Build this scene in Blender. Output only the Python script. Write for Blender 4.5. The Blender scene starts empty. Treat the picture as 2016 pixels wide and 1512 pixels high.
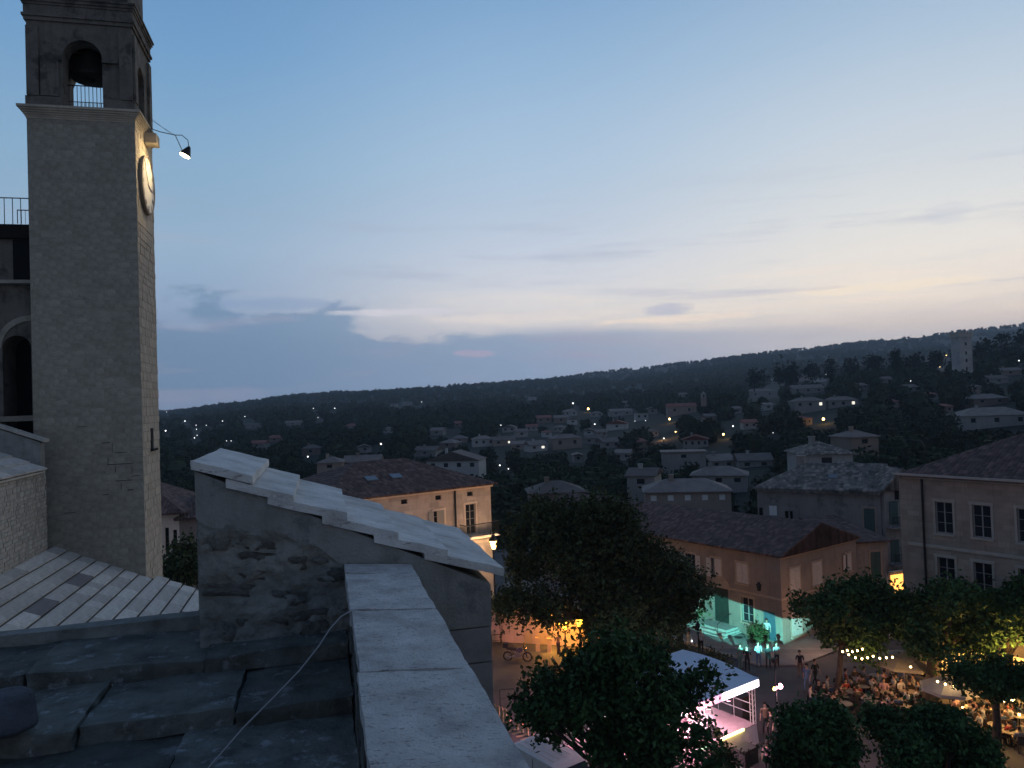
import bpy, bmesh, math, random
import numpy as np
from mathutils import Vector, Matrix, noise as mnoise
random.seed(7); rng = np.random.default_rng(7)
SC = bpy.context.scene
COL = SC.collection
R = math.radians
# ------------------------------------------------------------------ camera
FPX = 1500.0
CAM = Vector((0, 0, 19.0))
cam = bpy.data.cameras.new('camera'); camo = bpy.data.objects.new('camera', cam); COL.objects.link(camo)
CR = Matrix.Rotation(R(91.15), 3, 'X') @ Matrix.Rotation(R(-2.0), 3, 'Z')
camo.matrix_world = Matrix.Translation(CAM) @ CR.to_4x4()
cam.sensor_width = 36; cam.lens = FPX / 2016 * 36
cam.clip_start = 0.1; cam.clip_end = 20000
SC.camera = camo
def ray(px, py): return CR @ Vector(((px - 1008) / FPX, -(py - 756) / FPX, -1))
def P(px, py, Y):
    d = ray(px, py); return CAM + d * (Y / d.y)
def G(px, py, z=0.0):
    d = ray(px, py); return CAM + d * ((z - CAM.z) / d.z)
CRi = CR.transposed()
def proj(p):
    c = CRi @ (Vector(p) - CAM); return 1008 + FPX * c.x / -c.z, 756 - FPX * c.y / -c.z
# ------------------------------------------------------------------ view
SC.view_settings.view_transform = 'Standard'; SC.view_settings.look = 'None'
SC.view_settings.exposure = .28; SC.view_settings.gamma = 1; SC.view_settings.use_curve_mapping = False
SC.render.engine = 'CYCLES'
SC.cycles.max_bounces = 4; SC.cycles.diffuse_bounces = 2; SC.cycles.glossy_bounces = 2
SC.cycles.transmission_bounces = 3; SC.cycles.transparent_max_bounces = 6; SC.cycles.volume_bounces = 0
SC.cycles.sample_clamp_indirect = 3; SC.cycles.use_denoising = True
# ------------------------------------------------------------------ world (dusk sky)
def lin(c):
    c = c / 255.0
    return c / 12.92 if c <= 0.04045 else ((c + 0.055) / 1.055) ** 2.4
def rgb(r, g, b): return (lin(r), lin(g), lin(b), 1)
W = bpy.data.worlds.new('World'); SC.world = W; W.use_nodes = True
nt = W.node_tree; nt.nodes.clear()
class NT:
    def __init__(s, nt): s.nt = nt
    def n(s, t, **k):
        x = s.nt.nodes.new(t)
        for a, b in k.items(): setattr(x, a, b)
        return x
    def l(s, a, b): s.nt.links.new(a, b)
    def put(s, sock, v):
        if hasattr(v, 'links') or isinstance(v, bpy.types.NodeSocket): s.l(v, sock)
        else: sock.default_value = v
    def m(s, op, a, b=0.0, c=None, clamp=False):
        x = s.n('ShaderNodeMath', operation=op, use_clamp=clamp)
        s.put(x.inputs[0], a); s.put(x.inputs[1], b)
        if c is not None: s.put(x.inputs[2], c)
        return x.outputs[0]
    def step(s, v, lo, hi, a=0.0, b=1.0):
        x = s.n('ShaderNodeMapRange', interpolation_type='SMOOTHSTEP')
        s.put(x.inputs[0], v)
        x.inputs[1].default_value = lo; x.inputs[2].default_value = hi
        x.inputs[3].default_value = a; x.inputs[4].default_value = b
        return x.outputs[0]
    def ramp(s, v, pts):
        x = s.n('ShaderNodeValToRGB'); s.put(x.inputs[0], v)
        cr = x.color_ramp
        while len(cr.elements) > 1: cr.elements.remove(cr.elements[0])
        cr.elements[0].position = pts[0][0]; cr.elements[0].color = pts[0][1]
        for p, c in pts[1:]:
            e = cr.elements.new(p); e.color = c
        return x.outputs[0]
    def mix(s, f, a, b, bt='MIX'):
        x = s.n('ShaderNodeMix', data_type='RGBA', blend_type=bt)
        s.put(x.inputs[0], f); s.put(x.inputs[6], a); s.put(x.inputs[7], b)
        return x.outputs[2]
    def noise(s, vec, scale, detail=4, rough=0.55):
        x = s.n('ShaderNodeTexNoise'); x.inputs['Scale'].default_value = scale
        x.inputs['Detail'].default_value = detail; x.inputs['Roughness'].default_value = rough
        if vec is not None: s.l(vec, x.inputs['Vector'])
        return x.outputs[0]
    def comb(s, x, y, z=0.0):
        c = s.n('ShaderNodeCombineXYZ'); s.put(c.inputs[0], x); s.put(c.inputs[1], y); s.put(c.inputs[2], z)
        return c.outputs[0]
k = NT(nt)
tc = k.n('ShaderNodeTexCoord'); sp = k.n('ShaderNodeSeparateXYZ'); k.l(tc.outputs['Generated'], sp.inputs[0])
sx, sy, sz = sp.outputs
hyp = k.m('SQRT', k.m('ADD', k.m('MULTIPLY', sx, sx), k.m('MULTIPLY', sy, sy)))
elev = k.m('DIVIDE', sz, k.m('MAXIMUM', hyp, 0.02))       # tan of elevation
az = k.m('ARCTAN2', sx, sy)                               # 0 = view axis, + = right
ex = k.m('MULTIPLY', elev, 1.0)
rampL = k.ramp(ex, [(0, rgb(117,124,149)), (.03, rgb(116,126,153)), (.08, rgb(125,142,168)), (.13, rgb(137,157,183)), (.2, rgb(146,171,195)),
                    (.3, rgb(135,170,199)), (.45, rgb(109,152,193)), (.7, rgb(84,123,170)), (1, rgb(76,100,134))])
rampC = k.ramp(ex, [(0, rgb(148,146,167)), (.05, rgb(158,158,179)), (.085, rgb(202,198,200)), (.11, rgb(215,209,205)), (.15, rgb(202,204,210)), (.2, rgb(189,199,214)),
                    (.3, rgb(171,194,216)), (.42, rgb(147,178,208)), (.55, rgb(120,158,196)), (.8, rgb(84,123,171)), (1, rgb(76,100,134))])
rampR = k.ramp(ex, [(0, rgb(203,191,187)), (.07, rgb(214,201,193)), (.1, rgb(230,217,203)), (.16, rgb(225,219,211)), (.22, rgb(215,217,217)), (.3, rgb(199,209,219)),
                    (.42, rgb(167,189,210)), (.55, rgb(137,166,198)), (.8, rgb(94,129,172)), (1, rgb(76,100,134))])
rampE = k.ramp(ex, [(0, rgb(112,112,121)), (.15, rgb(113,120,135)), (.5, rgb(96,110,133)), (1, rgb(70,97,136))])
base = k.mix(k.step(az, -.42, .05), rampL, rampC)
base = k.mix(k.step(az, .0, .5), base, rampR)
base = k.mix(k.step(k.m('ABSOLUTE', k.m('SUBTRACT', az, .45)), .9, 2.0), base, rampE)
# soft horizontal streaks
vst = k.comb(k.m('MULTIPLY', az, 2.2), k.m('MULTIPLY', k.m('ADD', elev, k.m('MULTIPLY', az, .03)), 26.0))
stn = k.noise(vst, 1.6, 5, .6)
band = k.m('MULTIPLY', k.step(elev, .04, .1), k.step(elev, .34, .18))
base = k.mix(k.m('MULTIPLY', k.m('MULTIPLY', k.step(stn, .5, .72), band), .45), base, rgb(160,168,188))
warmk = k.m('MULTIPLY', k.m('MULTIPLY', k.step(stn, .5, .3), k.step(az, -.25, .2)), k.m('MULTIPLY', k.step(elev, .06, .09), k.step(elev, .17, .11)))
base = k.mix(k.m('MULTIPLY', warmk, .8), base, rgb(240,222,204))
# cumulus-edged cloud bank low over the hills
lump = k.noise(k.comb(k.m('MULTIPLY', az, 9.0), k.m('MULTIPLY', elev, 20.0), 3.1), 1.1, 5, .6)
edge = k.m('ADD', k.m('ADD', .090, k.step(az, -.08, -.28, 0, .036)), k.m('MULTIPLY', k.m('SUBTRACT', lump, .5), k.step(az, .1, -.2, .012, .15)))
edge = k.m('ADD', edge, k.step(az, .12, .5, 0, -.022))
bankm = k.step(k.m('SUBTRACT', edge, elev), -.008, .012)
bankc = k.ramp(k.m('ADD', k.m('MULTIPLY', az, .8), .5), [(0, rgb(98,126,152)), (.25, rgb(106,134,162)), (.5, rgb(130,152,178)), (.75, rgb(158,170,188)), (1, rgb(188,186,194))])
pink = k.step(k.noise(k.comb(k.m('MULTIPLY', az, 5.0), k.m('MULTIPLY', elev, 34.0), 9.0), 1.0, 3, .5), .5, .72)
bankc = k.mix(k.m('MULTIPLY', pink, .5), bankc, rgb(158,150,172))
base = k.mix(k.m('MULTIPLY', bankm, k.step(az, .40, .02, .34, .82)), base, bankc)
low = k.step(elev, .03, -.004)
base = k.mix(k.m('MULTIPLY', low, .4), base, rgb(140,142,164))
# small separate clouds
def puff(ca, ce, ra, re, col, amt):
    global base
    da = k.m('DIVIDE', k.m('SUBTRACT', az, ca), ra); de = k.m('DIVIDE', k.m('SUBTRACT', elev, ce), re)
    r2 = k.m('ADD', k.m('MULTIPLY', da, da), k.m('MULTIPLY', de, de))
    r2 = k.m('ADD', r2, k.m('MULTIPLY', k.m('SUBTRACT', lump2, .5), 2.6))
    base = k.mix(k.m('MULTIPLY', k.step(r2, 1.1, .1), amt), base, col)
lump2 = k.noise(k.comb(k.m('MULTIPLY', az, 26.0), k.m('MULTIPLY', elev, 80.0), 5.0), 1.0, 4, .6)
puff(.206, .109, .034, .011, rgb(164,170,192), .6)
puff(-.29, .13, .09, .010, rgb(126,148,180), .5)
puff(-.14, .118, .10, .006, rgb(205,202,208), .8)
puff(.02, .108, .16, .008, rgb(224,212,206), .5)
puff(-.05, .062, .03, .006, rgb(172,160,180), .7)
puff(.45, .118, .14, .008, rgb(244,226,200), .6)
puff(.23, .096, .12, .006, rgb(244,224,202), .6)
puff(.525, .195, .03, .016, rgb(186,192,204), .3)
puff(.30, .122, .14, .0035, rgb(186,182,194), .35)
gain = k.m('MULTIPLY', k.step(elev, .30, .02, 1.0, 1.34), 1.0)
base = k.mix(1.0, base, k.comb(gain, gain, gain), 'MULTIPLY')
sky = k.n('ShaderNodeTexSky'); sky.sky_type = 'NISHITA'; sky.sun_disc = False
sky.sun_elevation = R(1.0); sky.sun_rotation = R(38); sky.air_density = 1.0
bg1 = k.n('ShaderNodeBackground'); k.l(base, bg1.inputs[0]); bg1.inputs[1].default_value = 1.0
bg2 = k.n('ShaderNodeBackground'); k.l(sky.outputs[0], bg2.inputs[0]); bg2.inputs[1].default_value = .05
mx = k.n('ShaderNodeMixShader'); mx.inputs[0].default_value = .04
k.l(bg1.outputs[0], mx.inputs[1]); k.l(bg2.outputs[0], mx.inputs[2])
wo = k.n('ShaderNodeOutputWorld'); k.l(mx.outputs[0], wo.inputs[0])
# the afterglow: a very weak, very soft sun just at the western horizon
sun = bpy.data.lights.new('sun', 'SUN'); suno = bpy.data.objects.new('sun', sun); COL.objects.link(suno)
sun.energy = .06; sun.angle = R(25); sun.color = (1, .82, .68)
sd = Vector((math.sin(R(38)), math.cos(R(38)), math.tan(R(9)))).normalized()
suno.rotation_euler = sd.to_track_quat('Z', 'Y').to_euler()

# ------------------------------------------------------------------ materials
MATS = {}
def mat(name, col, rough=.85, var=.25, scale=3.0, bump=0.0, bscale=20.0, objvar=0.0, emit=None, estr=0, metal=0.0, col2=None, brick=None, island=0.0, wave=None, spots=None, streak=0.0, aniso=None):
    if name in MATS: return MATS[name]
    m = bpy.data.materials.new(name); m.use_nodes = True
    q = NT(m.node_tree); b = m.node_tree.nodes['Principled BSDF']
    b.inputs['Roughness'].default_value = rough; b.inputs['Metallic'].default_value = metal
    b.inputs['Specular IOR Level'].default_value = .08 if name.startswith('leaf') else .3
    tcn = q.n('ShaderNodeTexCoord'); vec = tcn.outputs['Object']
    n1 = q.noise(vec, scale, 6, .62)
    c = tuple(col) + (1,)
    c2 = tuple(col2) + (1,) if col2 else tuple(max(0, x * (1 - var)) for x in col) + (1,)
    c3 = tuple(min(1, x * (1 + var * .8)) for x in col) + (1,)
    cc = q.ramp(n1, [(.3, c2), (.5, c), (.72, c3)])
    if spots:      # blotches of another colour
        v_ = vec
        if aniso:
            mq = q.n('ShaderNodeMapping'); mq.inputs['Scale'].default_value = aniso; q.l(vec, mq.inputs[0]); v_ = mq.outputs[0]
        sn = q.noise(v_, spots[1], 6, .7)
        cc = q.mix(q.m('MULTIPLY', q.step(sn, spots[2], spots[2] + .12), spots[3]), cc, tuple(spots[0]) + (1,))
    if streak:
        mp = q.n('ShaderNodeMapping'); mp.inputs['Scale'].default_value = (2.2, 2.2, .22); q.l(vec, mp.inputs[0])
        sk = q.noise(mp.outputs[0], 1.6, 6, .7); cc = q.mix(q.m('MULTIPLY', q.step(sk, .50, .68), streak), cc, tuple(x * .45 for x in col) + (1,))
    if wave:
        s0 = q.n('ShaderNodeSeparateXYZ'); q.l(vec, s0.inputs[0])
        wn = q.n('ShaderNodeTexWhiteNoise'); wn.noise_dimensions = '2D'
        q.l(q.comb(q.m('FLOOR', q.m('DIVIDE', s0.outputs[wave[0]], wave[1])), q.m('FLOOR', q.m('DIVIDE', s0.outputs[1 - wave[0]], .38))), wn.inputs['Vector'])
        cc = q.mix(1.0, cc, q.ramp(wn.outputs['Value'], [(0, (.62,.62,.62,1)), (.7, (1,1,1,1)), (1, (1.5,1.45,1.4,1))]), 'MULTIPLY')
    hb = None
    if brick:      # (w, h, mortar colour) stones in courses on x+y / z
        s = q.n('ShaderNodeSeparateXYZ'); q.l(vec, s.inputs[0])
        v2 = q.comb(q.m('ADD', s.outputs[0], s.outputs[1]), s.outputs[2])
        bt = q.n('ShaderNodeTexBrick'); q.l(v2, bt.inputs[0])
        bt.inputs['Scale'].default_value = 1; bt.inputs['Brick Width'].default_value = brick[0]; bt.inputs['Row Height'].default_value = brick[1]
        bt.inputs['Mortar Size'].default_value = .012; bt.inputs['Mortar Smooth'].default_value = .4; bt.inputs['Bias'].default_value = 0
        bt.inputs['Color1'].default_value = (1, 1, 1, 1); bt.inputs['Color2'].default_value = (.74, .74, .74, 1); bt.inputs['Mortar'].default_value = (brick[2],) * 3 + (1,)
        cc = q.mix(1.0, cc, bt.outputs[0], 'MULTIPLY'); hb = bt.outputs[1]
    if objvar:
        oi = q.n('ShaderNodeObjectInfo')
        cc = q.mix(1.0, cc, q.ramp(oi.outputs['Random'], [(0, (1 - objvar,) * 3 + (1,)), (.8, (1, 1, 1, 1)), (1, (1 + objvar * .4,) * 3 + (1,))]), 'MULTIPLY')
    if island:
        ge = q.n('ShaderNodeNewGeometry')
        cc = q.mix(1.0, cc, q.ramp(ge.outputs['Random Per Island'], [(0, (1 - island,) * 3 + (1,)), (1, (1 + island,) * 3 + (1,))]), 'MULTIPLY')
    q.l(cc, b.inputs['Base Color'])
    if bump or wave or hb:
        h = q.noise(vec, bscale, 8, .65)
        if wave:   # tile rows: (axis, period)
            s = q.n('ShaderNodeSeparateXYZ'); q.l(vec, s.inputs[0])
            wv = q.m('ABSOLUTE', q.m('SINE', q.m('MULTIPLY', s.outputs[wave[0]], math.pi / wave[1])))
            wr = q.m('FRACT', q.m('DIVIDE', s.outputs[1 - wave[0]], .38))
            h = q.m('ADD', q.m('MULTIPLY', h, .35), q.m('ADD', wv, q.m('MULTIPLY', wr, .4)))
        if hb: h = q.m('SUBTRACT', q.m('MULTIPLY', h, .5), hb)
        bp = q.n('ShaderNodeBump'); bp.inputs['Strength'].default_value = min(1, bump if bump else .6)
        bp.inputs['Distance'].default_value = .05 if wave else .02
        q.l(h, bp.inputs['Height']); q.l(bp.outputs[0], b.inputs['Normal'])
    if emit:
        b.inputs['Emission Color'].default_value = tuple(emit) + (1,); b.inputs['Emission Strength'].default_value = estr
    MATS[name] = m
    return m
M = dict(
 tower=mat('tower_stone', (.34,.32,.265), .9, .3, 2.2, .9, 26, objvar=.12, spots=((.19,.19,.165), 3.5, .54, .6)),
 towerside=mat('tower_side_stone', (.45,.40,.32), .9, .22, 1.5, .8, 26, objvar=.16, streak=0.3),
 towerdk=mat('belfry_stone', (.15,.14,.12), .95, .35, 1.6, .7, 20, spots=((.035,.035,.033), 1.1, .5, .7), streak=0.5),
 mortar=mat('lime_mortar', (.30,.28,.24), .95, .2, 2, .5, 40, streak=0.4),
 slab=mat('pale_roof_slab', (.54,.52,.48), .85, .25, 3.5, .6, 40, objvar=.26, spots=((.26,.27,.28), 2.2, .64, .5)),
 slabdk=mat('dark_roof_slab', (.20,.19,.19), .85, .2, 3.5, .6, 40),
 rub=mat('pale_rubble', (.42,.40,.35), .9, .25, 5, .8, 35, objvar=.25),
 coping=mat('pale_limestone_coping', (.60,.60,.58), .9, .30, 3.2, .9, 55, spots=((.20,.20,.19), 34, .56, .65), aniso=(.3, 1, 1), objvar=.1),
 cop2=mat('pitted_limestone', (.56,.56,.55), .92, .34, 5, 1.0, 80, spots=((.14,.145,.14), 62, .545, .8), aniso=(.55, 1, 1), objvar=.08),
 rubdk=mat('dark_rubble', (.215,.22,.205), .95, .45, 6, 1.0, 45, objvar=.3, spots=((.05,.055,.06), 9, .55, .7)),
 mortdk=mat('dark_mortar', (.215,.222,.205), .95, .4, 6, 1.0, 38, spots=((.13,.135,.13), 5, .54, .6)),
 plaster=mat('grey_render', (.245,.25,.235), .9, .3, 3, .7, 45, spots=((.10,.11,.12), 5, .55, .6), streak=0.35),
 nslab=mat('weathered_slab', (.14,.15,.135), .92, .55, 4.5, 1.0, 30, objvar=.45, spots=((.36,.37,.38), 8, .55, .7)),
 moss=mat('dark_moss', (.018,.016,.014), 1, .5, 15, 1, 60),
 ashlar=mat('ashlar_block', (.25,.24,.235), .9, .2, 2, .5, 40, objvar=.14),
 iron=mat('black_iron', (.02,.022,.025), .5, .2, 5, metal=.4),
 copper=mat('dark_bronze', (.035,.035,.03), .6, .3, 4, metal=.5),
 dark=mat('dark_interior', (.012,.013,.015), 1, .1),
 glass=mat('window_glass', (.018,.022,.028), .12, .2, 2),
 frame=mat('window_frame_paint', (.30,.28,.26), .7, .1),
 shutter=mat('grey_shutter', (.50,.46,.43), .75, .12, 4, objvar=.1),
 shutg=mat('green_shutter', (.06,.10,.09), .75, .15, 4),
 white=mat('white_paint', (.72,.72,.70), .6, .08),
 beige=mat('beige_limewash', (.56,.46,.39), .9, .14, .8, .3, 12, brick=(.9,.42,.86), streak=0.35),
 beigetrim=mat('cream_stone_trim', (.68,.55,.44), .85, .12, 2, .2, 20),
 post=mat('ochre_render', (.245,.20,.17), .9, .2, .6, .3, 14, spots=((.12,.10,.09), .5, .55, .5), streak=0.28),
 posttrim=mat('ochre_stone_trim', (.36,.28,.22), .9, .15, 2, .2, 20),
 old=mat('old_grey_render', (.26,.235,.22), .92, .25, .5, .35, 9, spots=((.08,.08,.08), .7, .52, .6), streak=0.6),
 rb=mat('ashlar_facade', (.36,.295,.24), .9, .18, .9, .4, 14, brick=(.75,.34,.72), streak=0.3),
 rbtrim=mat('facade_trim', (.40,.35,.30), .9, .15, 2, .2, 20),
 tile=mat('clay_tile_roof', (.115,.07,.06), .9, .4, 2.2, .7, 9, wave=(0,.26), spots=((.15,.115,.105), 1.6, .6, .5)),
 tiley=mat('clay_tile_roof_b', (.115,.07,.06), .9, .4, 2.2, .7, 9, wave=(1,.26), spots=((.15,.115,.105), 1.6, .6, .5)),
 tileold=mat('mossy_tile_roof', (.21,.18,.155), .95, .5, 1.4, .8, 7, wave=(0,.3), spots=((.05,.06,.05), 1.0, .5, .7)),
 tilefar=mat('far_tile_roof', (.21,.17,.15), .9, .25, .6, objvar=.35),
 tilered=mat('red_tile_roof', (.26,.10,.08), .9, .25, .6, objvar=.2),
 wallfar=mat('far_pale_wall', (.29,.28,.265), .9, .15, .4, objvar=.25, streak=0.4),
 wallwhite=mat('far_white_wall', (.40,.40,.385), .9, .12, .4, objvar=.15),
 walltan=mat('far_tan_wall', (.27,.215,.18), .9, .15, .4, objvar=.3),
 paving=mat('square_asphalt', (.085,.082,.082), .85, .3, .35, .4, 9, spots=((.12,.11,.105), .18, .55, .5)),
 pale=mat('pale_stone_paving', (.26,.24,.22), .85, .2, .7, .4, 8, brick=(.6,.4,.75)),
 kerb=mat('kerb_stone', (.38,.36,.33), .85, .15, 2),
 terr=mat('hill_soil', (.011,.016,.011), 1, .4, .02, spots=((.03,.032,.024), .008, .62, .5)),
 bark=mat('tree_bark', (.07,.055,.045), .95, .35, 6, 1, 30),
 leafA=mat('leaf_dark', (.048,.062,.026), .7, .4, .5, island=.5),
 leafB=mat('leaf_plane', (.045,.085,.03), .65, .35, .6, island=.5),
 leafC=mat('leaf_front', (.038,.080,.028), .6, .35, .6, island=.55),
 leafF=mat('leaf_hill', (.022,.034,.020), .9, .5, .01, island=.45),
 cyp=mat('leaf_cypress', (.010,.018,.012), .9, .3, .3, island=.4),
 wood=mat('weathered_timber', (.40,.29,.16), .8, .25, 6),
 rubber=mat('tyre_rubber', (.02,.02,.02), .8, .1),
 chrome=mat('dull_chrome', (.5,.5,.5), .25, .1, metal=.9),
 bikered=mat('motorbike_paint', (.05,.05,.07), .3, .1),
 vanw=mat('van_white_paint', (.62,.58,.54), .35, .06),
 canopy=mat('canopy_fabric', (.62,.66,.74), .8, .08),
 skirt=mat('white_stage_skirt', (.6,.55,.58), .85, .1, 3, .5, 6),
 deck=mat('stage_deck', (.35,.25,.27), .6, .15),
 truss=mat('aluminium_truss', (.6,.6,.62), .4, .05, metal=.6),
 amp=mat('speaker_black', (.015,.015,.017), .6, .1),
 gtr=mat('guitar_sunburst', (.75,.30,.03), .35, .1),
 green=mat('green_planter', (.02,.12,.03), .8, .2),
 skin=mat('skin', (.42,.27,.2), .6, .1), hair=mat('hair_dark', (.03,.02,.015), .7, .3),
 shoe=mat('shoe_dark', (.03,.03,.03), .7, .2),
 parasol=mat('parasol_cloth', (.45,.38,.30), .85, .12),
 parasolg=mat('parasol_cloth_grey', (.38,.36,.36), .85, .12),
 parasolb=mat('blue_canvas', (.10,.20,.34), .85, .12),
 chairm=mat('dark_rattan', (.05,.035,.03), .7, .3),
 tabtop=mat('pale_table_top', (.22,.19,.16), .5, .1),
 wallpink=mat('pinkish_wall', (.42,.31,.24), .9, .15, .7, .3, 10, streak=0.4),
 clockf=mat('clock_enamel', (.62,.60,.54), .6, .08, 3),
 cable=mat('grey_cable', (.30,.30,.30), .6, .1),
 terracotta=mat('old_ridge_tile', (.09,.10,.12), .9, .4, 12, 1, 60),
 e_white=mat('lamp_white', (1,1,1), .5, 0, emit=(.95,.93,.9), estr=2.6),
 e_warm=mat('lamp_warm', (1,1,1), .5, 0, emit=(1,.62,.18), estr=9),
 e_sod=mat('lamp_sodium', (1,1,1), .5, 0, emit=(1,.52,.03), estr=6),
 e_bulb=mat('festoon_bulb', (1,1,1), .5, 0, emit=(1,.66,.26), estr=16),
 e_shop=mat('lit_shop_glass', (1,.8,.5), .5, .5, 1.6, emit=(1,.50,.10), estr=1.3),
 e_win=mat('lit_window_glass', (1,.9,.8), .5, 0, emit=(.95,.9,.75), estr=.9),
 e_head=mat('tower_lamp_glass', (1,1,1), .5, 0, emit=(1,.86,.55), estr=14),
 e_pink=mat('stage_light_strip', (1,1,1), .5, 0, emit=(1,.62,.78), estr=2.6),
 e_pinkb=mat('stage_light_pink', (1,1,1), .5, 0, emit=(1,.35,.5), estr=10),
 e_yel=mat('stage_light_yellow', (1,1,1), .5, 0, emit=(1,.8,.15), estr=6),
 e_blue=mat('stage_light_blue', (1,1,1), .5, 0, emit=(.25,.4,1), estr=9),
 e_grn=mat('stage_light_green', (1,1,1), .5, 0, emit=(.05,.8,.25), estr=1.2),
)
SHIRTS = {n: mat('cloth_' + n, c, .85, .15, 8) for n, c in dict(white=(.5,.5,.5), aqua=(.30,.45,.48), black=(.02,.02,.022), grey=(.2,.2,.21), blue=(.10,.16,.26), red=(.3,.05,.05), cream=(.5,.45,.36), brown=(.14,.09,.06), green=(.18,.3,.26), pink=(.5,.3,.33)).items()}

# ------------------------------------------------------------------ object helpers
def tag(o, label=None, cat=None, group=None, kind=None):
    if label: o['label'] = label
    if cat: o['category'] = cat
    if group: o['group'] = group
    if kind: o['kind'] = kind
    return o
def thing(name, label, cat, loc=(0, 0, 0), rz=0.0, group=None):
    o = bpy.data.objects.new(name, None); COL.objects.link(o); o.empty_display_size = .3
    o.location = loc; o.rotation_euler = (0, 0, rz)
    return tag(o, label, cat, group)
def link(name, me, m=None, parent=None):
    o = bpy.data.objects.new(name, me); COL.objects.link(o)
    if m is not None and len(me.materials) == 0: me.materials.append(m)
    if parent: o.parent = parent
    return o
class MB:
    def __init__(s): s.v = []; s.f = []; s.mi = []; s.cur = 0
    def quad(s, a, b, c, d): s.poly([a, b, c, d])
    def poly(s, pts):
        i = len(s.v); s.v += [tuple(p) for p in pts]; s.f.append(list(range(i, i + len(pts)))); s.mi.append(s.cur)
    def hexa(s, p):     # p: 8 points, bottom 4 ccw then top 4 ccw
        i = len(s.v); s.v += [tuple(q) for q in p]
        for f in ((3,2,1,0),(4,5,6,7),(0,1,5,4),(1,2,6,5),(2,3,7,6),(3,0,4,7)):
            s.f.append([i + j for j in f]); s.mi.append(s.cur)
    def box(s, x0, y0, z0, x1, y1, z1):
        s.hexa([(x0,y0,z0),(x1,y0,z0),(x1,y1,z0),(x0,y1,z0),(x0,y0,z1),(x1,y0,z1),(x1,y1,z1),(x0,y1,z1)])
    def prism(s, pts, a, b, f):      # pts: 2D outline; f(u,v,w)->3D ; from w=a to w=b
        n = len(pts); i = len(s.v)
        s.v += [tuple(f(u, v, a)) for u, v in pts] + [tuple(f(u, v, b)) for u, v in pts]
        s.f.append(list(range(i, i + n))[::-1]); s.f.append(list(range(i + n, i + 2 * n))); s.mi += [s.cur] * 2
        for j in range(n):
            s.f.append([i + j, i + (j + 1) % n, i + n + (j + 1) % n, i + n + j]); s.mi.append(s.cur)
    def tube(s, pts, rad, seg=8, cap=True):
        pts = [Vector(p) for p in pts]; n = len(pts)
        if not hasattr(rad, '__len__'): rad = [rad] * n
        i0 = len(s.v); up = None
        for j, p in enumerate(pts):
            d = (pts[min(j + 1, n - 1)] - pts[max(j - 1, 0)]).normalized()
            if up is None: up = Vector((0, 0, 1)) if abs(d.z) < .9 else Vector((1, 0, 0))
            a = d.cross(up)
            if a.length < 1e-4: a = d.orthogonal()
            a.normalize(); b = a.cross(d); up = b
            for q in range(seg):
                t = 2 * math.pi * q / seg
                s.v.append(tuple(p + (a * math.cos(t) + b * math.sin(t)) * rad[j]))
        for j in range(n - 1):
            for q in range(seg):
                a0 = i0 + j * seg + q; a1 = i0 + j * seg + (q + 1) % seg
                s.f.append([a0, a1, a1 + seg, a0 + seg]); s.mi.append(s.cur)
        if cap:
            s.f.append([i0 + q for q in range(seg)][::-1]); s.f.append([i0 + (n - 1) * seg + q for q in range(seg)]); s.mi += [s.cur] * 2
    def lathe(s, prof, cx=0, cy=0, seg=16, f=None):
        i0 = len(s.v); n = len(prof)
        for r, z in prof:
            for q in range(seg):
                t = 2 * math.pi * q / seg
                p = (cx + r * math.cos(t), cy + r * math.sin(t), z)
                s.v.append(tuple(f(*p)) if f else p)
        for j in range(n - 1):
            for q in range(seg):
                a0 = i0 + j * seg + q; a1 = i0 + j * seg + (q + 1) % seg
                s.f.append([a0, a1, a1 + seg, a0 + seg]); s.mi.append(s.cur)
        s.f.append([i0 + q for q in range(seg)][::-1]); s.f.append([i0 + (n - 1) * seg + q for q in range(seg)]); s.mi += [s.cur] * 2
    def ball(s, c, r, seg=8, rings=5):
        s.lathe([(r[0] * max(.02, math.sin(math.pi * j / rings)), c[2] - r[2] * math.cos(math.pi * j / rings)) for j in range(rings + 1)] if hasattr(r, '__len__')
                else [(r * max(.02, math.sin(math.pi * j / rings)), c[2] - r * math.cos(math.pi * j / rings)) for j in range(rings + 1)], c[0], c[1], seg)
    def mesh(s, name, mats, smooth=False):
        me = bpy.data.meshes.new(name); me.from_pydata(s.v, [], s.f)
        for m in (mats if isinstance(mats, (list, tuple)) else [mats]): me.materials.append(m)
        if any(s.mi): me.polygons.foreach_set('material_index', s.mi)
        if smooth: me.polygons.foreach_set('use_smooth', [True] * len(s.f))
        me.update(); return me
    def build(s, name, mats, parent=None, smooth=False):
        return link(name, s.mesh(name, mats, smooth), None, parent)
def clones(src, parent=None):     # a thing with its parts and their sub-parts
    c = src.copy(); COL.objects.link(c)
    if parent: c.parent = parent
    for ch in list(src.children): clones(ch, c)
    return c
def beveled_box(name, jit, seed, m, sub=1, bev=1.0):
    rr = random.Random(seed); bm = bmesh.new(); bmesh.ops.create_cube(bm, size=1)
    if sub: bmesh.ops.subdivide_edges(bm, edges=bm.edges[:], cuts=sub, use_grid_fill=True)
    for v in bm.verts:
        n = sum(abs(c) > .49 for c in v.co)
        if n >= 2: v.co *= (1 - bev * (.05 if n == 2 else .11))
        v.co += Vector((rr.uniform(-jit, jit), rr.uniform(-jit, jit), rr.uniform(-jit, jit)))
    me = bpy.data.meshes.new(name); bm.to_mesh(me); bm.free(); me.materials.append(m); return me
def curve_pts(a, b, n, sag): return [Vector(a).lerp(Vector(b), t / n) - Vector((0, 0, sag * 4 * (t / n) * (1 - t / n))) for t in range(n + 1)]
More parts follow.
